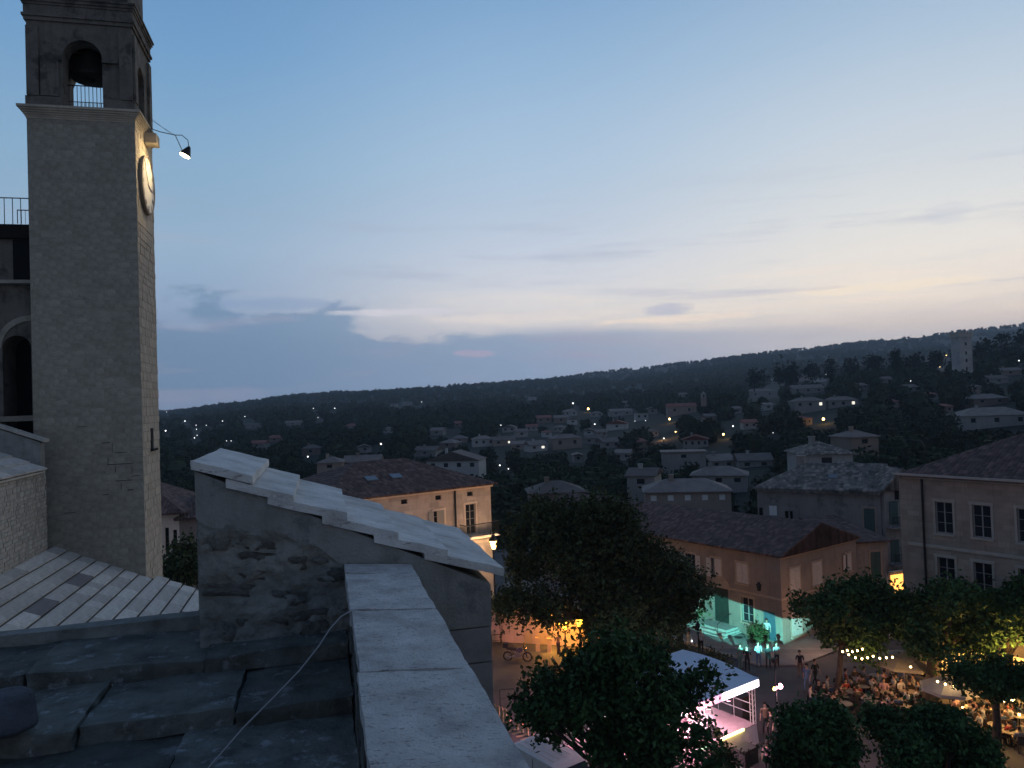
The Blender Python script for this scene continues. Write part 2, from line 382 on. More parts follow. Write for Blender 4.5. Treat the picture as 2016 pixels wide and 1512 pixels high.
def light(name, kind, loc, energy, color, parent=None, size=.1, target=None, angle=None, blend=.3):
    l = bpy.data.lights.new(name, kind); o = bpy.data.objects.new(name, l); COL.objects.link(o)
    l.energy = energy; l.color = color
    if kind in ('POINT', 'SPOT'): l.shadow_soft_size = size
    if kind == 'AREA': l.size = size
    if angle: l.spot_size = angle; l.spot_blend = blend
    if parent: o.parent = parent
    o.location = loc
    if target is not None: o.rotation_euler = (Vector(loc) - Vector(target)).to_track_quat('Z', 'Y').to_euler()
    return o
# ------------------------------------------------------------------ frames
A14 = R(14); E1 = Vector((math.cos(A14), math.sin(A14), 0)); E2 = Vector((-math.sin(A14), math.cos(A14), 0))
A36 = R(36); U = Vector((math.cos(A36), math.sin(A36), 0)); V = Vector((-math.sin(A36), math.cos(A36), 0))

# ================================================================== TERRAIN
TD = [60, 95, 130, 200, 300, 450, 700, 1100, 1700, 2600, 4500]
TC = [-900, 300, 600, 900, 1200, 1500, 1800, 2016, 2700]
TZ = np.array([
 # -900  300  600  900 1200 1500 1800 2016 2700
 [-.1, -.1, -.1, -.1, -.1, -.1, -.1, -.1, -.1],
 [-.1, -.1, -.1, -.1, -.1, -.1, -.1, -.1, -.1],
 [-3, -3, -3, -3, -2.5, -1, .5, 1.5, 2],
 [-5, -5, -4, -4, -3, 1, 3.5, 6, 9],
 [-5, -4, -3, -3, -1, 6, 12, 15, 22],
 [-4, -2, -.5, 1, 2, 14, 24, 31, 42],
 [-2, 1, 5, 4, 9, 14, 27, 36, 50],
 [0, 2, 13, 12, 21, 33, 42, 52, 70],
 [8, 12, 38, 50, 46, 84, 95, 110, 130],
 [12, 15, 36, 54, 98, 142, 180, 209, 250],
 [13, 16, 36, 54, 96, 138, 175, 200, 240]])
LD = np.log(np.array(TD, float)); TCa = np.array(TC, float)
def smooth(t): return t * t * (3 - 2 * t)
def tz(X, Y):
    Y = np.maximum(np.asarray(Y, float), 1.0); c = 1008 + FPX * np.asarray(X, float) / Y; c = np.clip(c, TC[0], TC[-1] - 1e-3)
    l = np.clip(np.log(Y), LD[0], LD[-1] - 1e-6)
    i = np.clip(np.searchsorted(LD, l, 'right') - 1, 0, len(LD) - 2); j = np.clip(np.searchsorted(TCa, c, 'right') - 1, 0, len(TCa) - 2)
    fl = (l - LD[i]) / (LD[i + 1] - LD[i]); fc = smooth((c - TCa[j]) / (TCa[j + 1] - TCa[j])) * .5 + .5 * (c - TCa[j]) / (TCa[j + 1] - TCa[j])
    z = (TZ[i, j] * (1 - fc) + TZ[i, j + 1] * fc) * (1 - fl) + (TZ[i + 1, j] * (1 - fc) + TZ[i + 1, j + 1] * fc) * fl
    amp = np.clip((Y - 130) / 2000, 0, 1) * 5
    return z + amp * (np.sin(X * .011 + Y * .004) + .6 * np.sin(X * .023 - Y * .013 + 1.3)) * .5
def hit(px, py, y0=97, y1=4400):
    d = ray(px, py); ys = np.exp(np.linspace(math.log(y0), math.log(y1), 600))
    zs = CAM.z + d.z / d.y * ys; xs = d.x / d.y * ys; t = tz(xs, ys)
    w = np.where(t >= zs)[0]
    q = w[0] if len(w) else len(ys) - 1
    return Vector((float(xs[q]), float(ys[q]), float(t[q])))
def terrain():
    cols = np.linspace(-900, 2700, 260); rows = np.concatenate([[90], np.exp(np.linspace(math.log(97), math.log(3150), 170))])
    cc, yy = np.meshgrid(cols, rows); xx = (cc - 1008) / FPX * yy; zz = tz(xx, yy)
    zz[0] = -1.5
    v = np.stack([xx, yy, zz], -1).reshape(-1, 3); n = len(cols); f = []
    for r in range(len(rows) - 1):
        b = r * n
        f += [(b + c, b + c + 1, b + c + n + 1, b + c + n) for c in range(n - 1)]
    me = bpy.data.meshes.new('hills'); me.from_pydata(v.tolist(), [], f); me.polygons.foreach_set('use_smooth', [True] * len(f))
    tag(link('hills', me, M['terr']), 'dark wooded hills rising from the valley to the right', kind='structure')
terrain()
mb = MB(); mb.quad((-3400,-390,-9),(4100,-390,-9),(4100,3200,-9),(-3400,3200,-9))
tag(mb.build('ground', M['terr']), kind='structure')
mb = MB(); mb.quad((-60,-30,0),(110,-30,0),(110,97,0),(-60,97,0))
paving = tag(mb.build('town_square_pavement', M['paving']), 'dark asphalt of the square below', kind='structure')

# ================================================================== BUILDINGS
def face_fn(face, W_, D_):
    if face == 'F': return lambda s, n, z: (s, -n, z)
    if face == 'B': return lambda s, n, z: (W_ - s, D_ + n, z)
    if face == 'R': return lambda s, n, z: (W_ + n, s, z)
    return lambda s, n, z: (-n, D_ - s, z)
def fbox(mb, fn, s0, s1, n0, n1, z0, z1):
    p = [fn(s0,n1,z0), fn(s1,n1,z0), fn(s1,n0,z0), fn(s0,n0,z0), fn(s0,n1,z1), fn(s1,n1,z1), fn(s1,n0,z1), fn(s0,n0,z1)]
    mb.hexa(p)
def wall_face(mb, fn, width, z0, z1, holes, depth=.22):
    xs = sorted({0, width} | {h[0] for h in holes} | {h[1] for h in holes}); zs = sorted({z0, z1} | {h[2] for h in holes} | {h[3] for h in holes})
    for a, b in zip(xs, xs[1:]):
        for c, d in zip(zs, zs[1:]):
            mx_, mz_ = (a + b) / 2, (c + d) / 2
            if any(h[0] < mx_ < h[1] and h[2] < mz_ < h[3] for h in holes): continue
            mb.quad(fn(a,0,c), fn(b,0,c), fn(b,0,d), fn(a,0,d))
    for a, b, c, d in holes:
        mb.quad(fn(a,0,c), fn(a,-depth,c), fn(a,-depth,d), fn(a,0,d)); mb.quad(fn(b,0,c), fn(b,0,d), fn(b,-depth,d), fn(b,-depth,c))
        mb.quad(fn(a,0,c), fn(b,0,c), fn(b,-depth,c), fn(a,-depth,c)); mb.quad(fn(a,0,d), fn(a,-depth,d), fn(b,-depth,d), fn(b,0,d))
        mb.cur = 0
def window(root, fn, w, mt):
    """w: dict s,z,w,h,style ; hole is (s..s+w, z..z+h)"""
    s, z, ww, h, st = w['s'], w['z'], w['w'], w['h'], w.get('style', 'pane')
    m = MB(); t = min(.07, ww * .1)
    if st in ('door', 'dark'):
        fbox(m, fn, s + .02, s + ww - .02, -.19, -.14, z, z + h - .02)
        o = m.build('door' if st == 'door' else 'opening', w.get('m', M['dark']), root)
        if w.get('arch'): pass
    elif st == 'far':
        fbox(m, fn, s, s + ww, -.21, -.15, z, z + h); o = m.build('window', w.get('m', M['glass']), root); return o
    else:
        for a, b, c, d in ((s, s + t, z, z + h), (s + ww - t, s + ww, z, z + h), (s + t, s + ww - t, z, z + t), (s + t, s + ww - t, z + h - t, z + h),
                           (s + ww / 2 - t / 2, s + ww / 2 + t / 2, z + t, z + h - t)):
            fbox(m, fn, a + .001, b - .001, -.18, -.12, c + .001, d - .001)
        for kk in range(1, w.get('bars', 3)):
            zz = z + h * kk / w.get('bars', 3)
            fbox(m, fn, s + t, s + ww / 2 - t / 2, -.172, -.135, zz - .015, zz + .015); fbox(m, fn, s + ww / 2 + t / 2, s + ww - t, -.172, -.135, zz - .015, zz + .015)
        o = m.build('window', M['frame'], root)
        gm = w.get('glass', M['glass'])
        for a, b in ((s + t, s + ww / 2 - t / 2), (s + ww / 2 + t / 2, s + ww - t)):
            g = MB(); fbox(g, fn, a, b, -.165, -.155, z + t, z + h - t); g.build('pane', gm, o)
    sh = w.get('sh')
    if sh:
        sm = w.get('shm', M['shutter'])
        if sh == 'closed': spans = [(s + .01, s + ww / 2 - .01, .0), (s + ww / 2 + .01, s + ww - .01, .0)]
        elif sh == 'open': spans = [(s - ww / 2 - .05, s - .05, .04), (s + ww + .05, s + ww * 1.5 + .05, .04)]
        elif sh == 'half': spans = [(s - ww / 2 - .02, s - .04, .04), (s + ww * .3, s + ww - .01, .0)]
        for a, b, n in spans:
            g = MB(); fbox(g, fn, a, b, n, n + .045, z + .02, z + h - .02)
            for q in range(3):
                zz = z + h * (.15 + .35 * q); fbox(g, fn, a + .03, b - .03, n + .045, n + .06, zz, zz + .07)
            g.build('shutter', sm, o)
    if w.get('trim'):
        g = MB(); e = .13; f0 = .035
        fbox(g, fn, s - e, s, .002, f0, z, z + h); fbox(g, fn, s + ww, s + ww + e, .002, f0, z, z + h)
        fbox(g, fn, s - e - .03, s + ww + e + .03, .002, f0 + .03, z + h, z + h + .17)
        g.build('surround', w['trim'], o)
    if w.get('sill', True) and st != 'door':
        g = MB(); fbox(g, fn, s - .12, s + ww + .12, .002, .14, z - .12, z); g.build('sill', w.get('trim') or mt, o)
    return o
def roof_mesh(W_, D_, z, kind, rise, ov, th=.14, axis='x'):
    """closed roof slabs; axis = ridge direction. kind: gable, hip, hipL (hip at low end, gable at high end), hipR, shed, flat"""
    m = MB()
    def f(x, y, zz): return (x, y, zz) if axis == 'x' else (y, x, zz)
    L, Dp = (W_, D_) if axis == 'x' else (D_, W_)
    x0, x1, y0, y1 = -ov, L + ov, -ov, Dp + ov
    ym = Dp / 2; hz = rise; slope = rise / (Dp / 2); ze = z - slope * ov
    hl = Dp / 2 * .95 if kind in ('hip', 'hipL') else -ov; hr = L - Dp / 2 * .95 if kind in ('hip', 'hipR') else L + ov
    if kind == 'shed':
        P_ = [f(x0,y0,z), f(x1,y0,z), f(x1,y1,z + rise), f(x0,y1,z + rise)]
        m.hexa(P_ + [(a, b, c + th) for a, b, c in P_]); return m
    if kind == 'flat':
        m.box(-ov, -ov, z, W_ + ov, D_ + ov, z + rise); return m
    if hr < hl: hl = hr = L / 2
    a, b, c, d = (x0,y0,ze), (x1,y0,ze), (x1,y1,ze), (x0,y1,ze); r0, r1 = (hl,ym,z + hz), (hr,ym,z + hz)
    up = lambda p: f(p[0], p[1], p[2] + th); lo = lambda p: f(*p)
    for g in (up, lo):
        m.poly([g(a), g(b), g(r1), g(r0)]); m.poly([g(c), g(d), g(r0), g(r1)])
        m.poly([g(d), g(a), g(r0)]); m.poly([g(b), g(c), g(r1)])
    for p, q in ((a, b), (b, c), (c, d), (d, a)): m.quad(lo(p), lo(q), up(q), up(p))
    return m
def building(name, label, cat, O, ang, W_, D_, H, wm, rm, wins=(), roof=('gable', 2, .4, 'x'), group=None, z0=0.0, cornice=None, chim=(), fn_z=None, ridge=True):
    root = thing(name, label, cat, O, ang, group)
    holes = {f: [] for f in 'FBLR'}
    for w in wins: holes[w.get('f', 'F')].append((w['s'], w['s'] + w['w'], w['z'], w['z'] + w['h']))
    m = MB()
    kind, rise, ov, axis = roof
    for f in 'FBLR':
        fn = face_fn(f, W_, D_); wid = W_ if f in 'FB' else D_
        wall_face(m, fn, wid, z0, H, holes[f])
        gab = (kind == 'gable' and ((axis == 'x' and f in 'LR') or (axis == 'y' and f in 'FB'))) or (kind == 'hipL' and f == ('R' if axis == 'x' else 'B')) or (kind == 'hipR' and f == ('L' if axis == 'x' else 'F'))
        if gab: m.poly([fn(0,0,H), fn(wid,0,H), fn(wid / 2,0,H + rise)])
        if kind == 'shed' and f in 'LR':
            m.poly([fn(0,0,H), fn(wid,0,H), fn(wid,0,H + rise)] if f == 'R' else [fn(0,0,H), fn(wid,0,H), fn(0,0,H + rise)])
        if kind == 'shed' and f == 'B': m.quad(fn(0,0,H), fn(wid,0,H), fn(wid,0,H+rise), fn(0,0,H+rise))
    m.build('wall', wm, root)
    ro = roof_mesh(W_, D_, H + .01, kind, rise, ov, axis=axis).build('roof', rm, root)
    if cornice:
        c = MB(); e = .16
        c.box(-e, -e, H - .34, W_ + e, -.003, H - .06); c.box(-e, -.003, H - .34, -.003, D_ + e, H - .06); c.box(W_ + .003, -.003, H - .34, W_ + e, D_ + e, H - .06)
        c.build('cornice', cornice, root)
    for w in wins: window(root, face_fn(w.get('f', 'F'), W_, D_), w, wm)
    for cx, cy, cw, cz in chim:
        c = MB(); c.box(cx, cy, H + .2, cx + cw, cy + cw * .8, cz); c.box(cx - .08, cy - .08, cz + .002, cx + cw + .08, cy + cw * .8 + .08, cz + .12); c.build('chimney', wm, ro)
    return root
# ---- beige house left of the square
Wb = 15.0
O_b = Vector((-2.15, 65, 0)) - U * Wb
HB = 12.0
bw = []
for i, s in enumerate((13.05, 10.0, 6.9, 3.8)):
    st = s - .62
    bw.append(dict(f='F', s=st, z=8.2 if i else 7.9, w=1.0, h=2.0 if i else 2.5, bars=4, trim=M['beigetrim'], glass=M['glass'], sh='half' if i in (1, 2) else None, shm=M['frame']))
    bw.append(dict(f='F', s=st + .22, z=11.05, w=.56, h=.36, style='far', m=M['dark'], sill=False))
    bw.append(dict(f='F', s=st, z=3.6, w=1.0, h=2.2, bars=4, trim=M['beigetrim']))
beige = building('stone_house', 'large beige stone house with long brown roof behind the stepped coping', 'house', O_b, A36, Wb, 11, HB, M['beige'], M['tile'], bw,
                 ('hip', 2.1, .45, 'x'), cornice=M['beigetrim'])
m = MB(); m.box(11.35, -.16, .2, 11.45, -.06, HB - .35); m.build('downpipe', M['iron'], beige)
m = MB(); m.box(0, -.1, 7.05, Wb, -.004, 7.3); m.build('string_course', M['beigetrim'], beige)
bal = MB(); bal.box(11.7, -1.0, 7.62, Wb + .15, -.104, 7.8); bal = bal.build('balcony', M['beigetrim'], beige)
m = MB(); m.box(11.75, -.98, 8.78, Wb + .1, -.93, 8.84); m.box(11.75, -.98, 7.85, Wb + .1, -.93, 7.89)
for i in range(30): x = 11.76 + i * .114; m.box(x, -.97, 7.8, x + .02, -.945, 8.78)
for xx in (11.75, Wb + .06):
    m.box(xx, -.98, 8.78, xx + .04, -.1, 8.84)
    for i in range(7): m.box(xx + .01, -.9 + i * .12, 7.8, xx + .03, -.88 + i * .12, 8.78)
m.build('railing', M['iron'], bal)
for sx_ in (4.6, 6.8):
    m = MB(); m.hexa([(sx_,1.9,HB+.74+.17),(sx_+.95,1.9,HB+.74+.17),(sx_+.95,2.6,HB+1.0+.17),(sx_,2.6,HB+1.0+.17),(sx_,1.9,HB+.74+.26),(sx_+.95,1.9,HB+.74+.26),(sx_+.95,2.6,HB+1.0+.26),(sx_,2.6,HB+1.0+.26)])
    m.build('skylight', M['e_win'] if False else mat('skylight_glass', (.16,.18,.2), .1, .1), beige)
# ---- long ochre house across the square (gable end + entrance side)
K = Vector((19.44, 56.9, 0)); DL = 30.0
pw = []
Lz = 4.05
def LS(px, py=1130):   # coordinate along left face for a pixel column
    d = ray(px, py); o = CAM; # intersect with plane through K spanned by V and Z (normal U)
    t = (K - o).dot(U) / d.dot(U); p = o + d * t; return (p - K).dot(V)
def FS(px, py=1150):
    d = ray(px, py); t = (K - CAM).dot(-V) / d.dot(-V); p = CAM + d * t; return (p - K).dot(U)
for a, b, sh in ((1309, 1326, 'closed'), (1352, 1370, 'open'), (1402, 1421, 'half'), (1451, 1473, 'closed')):
    y1, y0 = LS(a), LS(b); w_ = max(.9, min(1.15, y1 - y0)); yc = (y0 + y1) / 2
    pw.append(dict(f='L', s=DL - yc - w_ / 2, z=4.05, w=w_, h=1.55, sh=sh, trim=M['posttrim']))
yd = LS(1420, 1200)
pw.append(dict(f='L', s=DL - yd - .75, z=.55, w=1.5, h=2.75, style='door', m=mat('dark_green_door', (.02,.035,.03), .6, .2)))
yw = LS(1472, 1200); pw.append(dict(f='L', s=DL - yw - .55, z=1.1, w=1.1, h=1.9, trim=M['posttrim']))
yd2 = LS(1514, 1215); pw.append(dict(f='L', s=DL - yd2 - .55, z=.15, w=1.1, h=2.2, style='door', m=mat('blue_door', (.05,.09,.12), .5, .2)))
for px in (1320, 1370): pw.append(dict(f='L', s=DL - LS(px, 1200) - .5, z=1.1, w=1.0, h=1.8, trim=M['posttrim'], sh='closed'))
for a, b in ((1553, 1577), (1597, 1621)):
    x0, x1 = FS(a), FS(b); xc = (x0 + x1) / 2
    pw.append(dict(f='F', s=xc - .62, z=3.75, w=1.25, h=1.75, sh='closed', trim=M['posttrim']))
pw.append(dict(f='F', s=FS(1567, 1210) - .6, z=.45, w=1.3, h=2.1, sh='closed', trim=M['posttrim']))
pw.append(dict(f='F', s=FS(1618, 1210) - .7, z=.1, w=1.4, h=2.7, style='door', m=M['dark']))
pw.append(dict(f='F', s=8.7, z=4.1, w=.8, h=1.4, sh='half', trim=M['posttrim']))
ochre = building('stone_house', 'long ochre house with closed shutters, teal stage light on its entrance wall', 'house', K, A36, 10.4, DL, 6.65, M['post'], M['tiley'], pw, ('gable', 1.75, .28, 'y'))
m = MB()   # raking cornice + flat cornice of the gable
m.box(-.14, -.12, 6.42, 10.54, -.005, 6.6); m.build('gable_cornice', M['posttrim'], ochre)
m = MB(); m.box(-.06, -.06, 3.35, 10.46, -.004, 3.5); m.box(-.06, -.004, 3.35, -.004, 20, 3.5); m.build('string_course', M['posttrim'], ochre)
# arched head of the entrance and door handle rail
def arch_ring(m, fn, sc, zs, r0, r1, n0, n1, seg=10):
    for i in range(seg):
        a0, a1 = math.pi * i / seg, math.pi * (i + 1) / seg
        q = [(sc + r * math.cos(a), zs + r * math.sin(a)) for r, a in ((r0, a0), (r1, a0), (r1, a1), (r0, a1))]
        m.hexa([fn(q[0][0], n0, q[0][1]), fn(q[1][0], n0, q[1][1]), fn(q[1][0], n1, q[1][1]), fn(q[0][0], n1, q[0][1]),
                fn(q[3][0], n0, q[3][1]), fn(q[2][0], n0, q[2][1]), fn(q[2][0], n1, q[2][1]), fn(q[3][0], n1, q[3][1])])
fnL = face_fn('L', 10.4, DL); fnF = face_fn('F', 10.4, DL)
sdoor = DL - yd
m = MB(); arch_ring(m, fnL, sdoor, 3.3 - .01, .77, 1.0, .004, .06); m.prism([(.76 * math.cos(math.pi * i / 12), .76 * math.sin(math.pi * i / 12)) for i in range(13)], .004, .02, lambda u, v, w: fnL(sdoor + u, w, 3.3 + v))
m.build('door_arch', M['posttrim'], ochre)
m = MB(); sF = FS(1618, 1210); arch_ring(m, fnF, sF, 2.8, .72, .95, .004, .06); m.build('door_arch', M['posttrim'], ochre)
m = MB()
for i, (e, zz) in enumerate(((1.6, .0), (1.25, .18), (.9, .36))): fbox(m, fnL, sdoor - 1.2 - e, sdoor + 1.2 + e * .4, .003, .5 + e, zz + .003 * i, zz + .18)
m.build('entrance_step', M['kerb'], ochre)
m = MB(); m.tube([fnL(sdoor + 1.1, 1.9, .0), fnL(sdoor + 1.1, 1.9, 1.0), fnL(sdoor + 1.0, .4, 1.45), fnL(sdoor + 1.0, .05, 1.45)], .025, 6); m.build('handrail', M['iron'], ochre)
# wall lantern (unlit) on a bracket
lt = thing('wall_lantern', 'unlit black lantern on a bracket on the ochre entrance wall', 'lantern', P(1495, 1155, 58.5), 0)
m = MB(); m.lathe([(.02,-.35),(.16,-.3),(.24,.12),(.28,.14),(.08,.36),(.03,.42)], seg=6); m.build('lantern_housing', M['iron'], lt)
m = MB(); m.tube([(0,0,.4),(.1,.1,.6),(.5,.35,.5)], .03, 6); m.tube([(.0,0,.4),(.5,.35,.1)], .02, 6); m.build('bracket', M['iron'], lt)
lt = thing('wall_lantern', 'unlit black lantern beside the arched entrance door', 'lantern', P(1436, 1150, 61.0), 0)
m = MB(); m.lathe([(.02,-.25),(.12,-.2),(.18,.1),(.2,.12),(.06,.28),(.03,.32)], seg=6); m.build('lantern_housing', M['iron'], lt)
m = MB(); m.tube([(0,0,.3),(.2,.15,.45),(.45,.3,.4)], .025, 6); m.build('bracket', M['iron'], lt)
# annex right of it
OA = K + U * 10.45 + V * .3
building('annex_house', 'narrow annex with one tall shuttered window right of the ochre house', 'house', OA, R(8), 3.1, 8, 6.1, M['old'], M['tiley'],
         [dict(f='F', s=1.5, z=3.1, w=.9, h=2.2, style='pane', sh='closed', shm=M['shutg'], trim=M['posttrim'])], ('shed', .8, .3, 'x'))
# ---- old plastered house behind
pd = Vector((9.77, -5.8, 0)).normalized(); aO = math.atan2(pd.y, pd.x)
OO = Vector((24.55, 77.8, 0)); WO = 11.36
def OS(px, py): 
    d = ray(px, py); n = Vector((pd.y, -pd.x, 0)); t = (OO - CAM).dot(n) / d.dot(n); p = CAM + d * t; return (p - OO).dot(pd), p.z
ow = []
for px, py, w_, h_, kw in ((1522, 1005, .75, 1.0, dict(style='pane', sh='closed', shm=M['white'])), (1549, 1018, .35, 1.2, dict(style='dark')), (1558, 1018, .3, 1.2, dict(style='dark')),
                           (1495, 1010, .4, 1.1, dict(style='dark')), (1712, 1030, .95, 2.8, dict(style='pane', sh='closed', shm=M['shutg'], trim=M['posttrim']))):
    s, z = OS(px, py); ow.append(dict(f='F', s=max(.1, s - w_ / 2), z=z - h_ / 2, w=w_, h=h_, **kw))
oldh = building('old_house', 'old grey plastered house with mossy sagging tile roof behind the ochre house', 'house', OO, aO, WO, 8.6, 9.2, M['old'], M['tileold'], ow, ('hipL', 2.0, .35, 'x'),
         chim=((3.2, 4.0, .8, 12.0),))
m = MB(); m.hexa([(6.6,1.5,9.2+.7+.18),(7.4,1.5,9.2+.7+.18),(7.4,2.1,9.2+.98+.18),(6.6,2.1,9.2+.98+.18),(6.6,1.5,9.2+.7+.26),(7.4,1.5,9.2+.7+.26),(7.4,2.1,9.2+.98+.26),(6.6,2.1,9.2+.98+.26)])
m.build('skylight', MATS['skylight_glass'], oldh)
m = MB()
for i in range(22):   # ragged eave tiles
    x = .0 + i * .52; m.box(x, -.5 - random.uniform(0, .12), 8.86 + random.uniform(-.03, .03), x + .46, -.36, 8.98)
m.build('eave_tiles', M['tileold'], oldh)
OT = P(1740, 966, 71.6); OT.z = 0
building('town_house', 'tall dark gabled town house with two iron balconies beside the ashlar building', 'house', OT, R(10), 3.9, 10, 9.4, M['old'], M['tileold'],
  [dict(f='F', s=.45, z=6.0, w=.9, h=2.2, sh='closed', shm=M['shutg']), dict(f='F', s=2.3, z=6.0, w=.9, h=2.2, sh='closed', shm=M['shutg']),
   dict(f='F', s=.45, z=2.5, w=.9, h=2.1, sh='closed', shm=M['shutg']), dict(f='F', s=2.3, z=2.5, w=.9, h=2.1, sh='closed', shm=M['shutg']),
   dict(f='F', s=1.1, z=8.3, w=.5, h=.9, style='dark', sill=False)], ('gable', 1.7, .25, 'y'))
town = [o for o in COL.objects if o.name.startswith('town_house')][-1]
for zb in (5.75, 2.3):
    b = MB(); b.box(.1, -.9, zb, 3.8, -.01, zb + .14); b = b.build('balcony', M['old'], town)
    m = MB(); m.box(.12, -.88, zb + 1.05, 3.78, -.84, zb + 1.1)
    for i in range(30): m.box(.12 + i * .124, -.87, zb + .14, .145 + i * .124, -.85, zb + 1.05)
    m.build('railing', M['iron'], b)
# lit doorway at its foot
m = MB(); m.box(-.2,-.12,0,1.9,-.02,3.0)
# ---- ashlar building on the right
LR_ = 24.0
CRB = P(1783, 930, 50.0); CRB.z = 0
ORB = CRB - V * LR_
def RS(px, py):
    d = ray(px, py); t = (CRB - CAM).dot(U) / d.dot(U); p = CAM + d * t; return -(p - CRB).dot(V), p.z
rw = []
for (a, b, y0, y1) in ((1839, 1865, 962, 1016), (1912, 1940, 970, 1025), (2000, 2032, 976, 1036), (1844, 1871, 1078, 1130), (1915, 1948, 1088, 1142), (2003, 2036, 1100, 1156)):
    s0, zt = RS(a, y0); s1, zt = RS(b, y0); _, zb = RS(a, y1)
    up = y0 < 1050
    rw.append(dict(f='L', s=s0, z=(9.6 if up else 6.1), w=1.05, h=2.0, trim=M['rbtrim'], bars=3))
for s in (11.2, 14.2, 17.2, 20.2):
    for zz in (9.6, 6.1): rw.append(dict(f='L', s=s, z=zz, w=1.05, h=2.0, trim=M['rbtrim'], bars=3))
for i, (px, lit) in enumerate(((1805, 0), (1872, 1), (1912, 1), (1960, 0), (2003, 1), (2050, 1), (2110, 1))):
    s, _ = RS(px, 1300); rw.append(dict(f='L', s=s - .65, z=.12, w=1.5, h=2.7, style='door', m=M['e_shop'] if lit else M['dark']))
ash = building('ashlar_building', 'large ashlar stone building with tall windows at the right edge of the square', 'building', ORB, A36, 14, LR_, 13.3, M['rb'], M['tiley'], rw, ('hip', 3.0, .5, 'y'), cornice=M['rbtrim'])
m = MB(); m.box(-.09, -.09, 8.62, -.004, LR_, 8.82); m.box(-.09, -.09, 5.0, -.004, LR_, 5.15); m.build('string_course', M['rbtrim'], ash)
m = MB(); m.box(-.62, -.6, 13.18, -.5, LR_ + .6, 13.32); m.build('gutter', M['rbtrim'], ash)
m = MB(); m.box(-.16, LR_ - 1.1, .1, -.05, LR_ - 1.0, 12.95); m.build('downpipe', M['iron'], ash)
# lit passage between the buildings
lp = thing('lit_doorway', 'glowing orange doorway between the tree crown and the ashlar building', 'doorway', P(1768, 1150, 58), R(20))
m = MB(); m.box(-.75, 0, -1.6, .55, .1, .75); m.build('glazing', mat('lit_doorway_glass', (1,.8,.5), .5, .4, 1.5, emit=(1,.42,.08), estr=1.6), lp)
m = MB(); m.box(-.95,-.05,-4,-.76,.15,1.0); m.box(.56,-.05,-4,.75,.15,1.0); m.box(-.95,-.05,.76,.75,.15,1.0); m.build('door_frame', M['rbtrim'], lp)
light('doorway_light', 'POINT', (-.1, -.8, -.2), 25, (1, .5, .14), lp, .3)

# ================================================================== FAR HOUSES (placed on the terrain)
RECTS = []
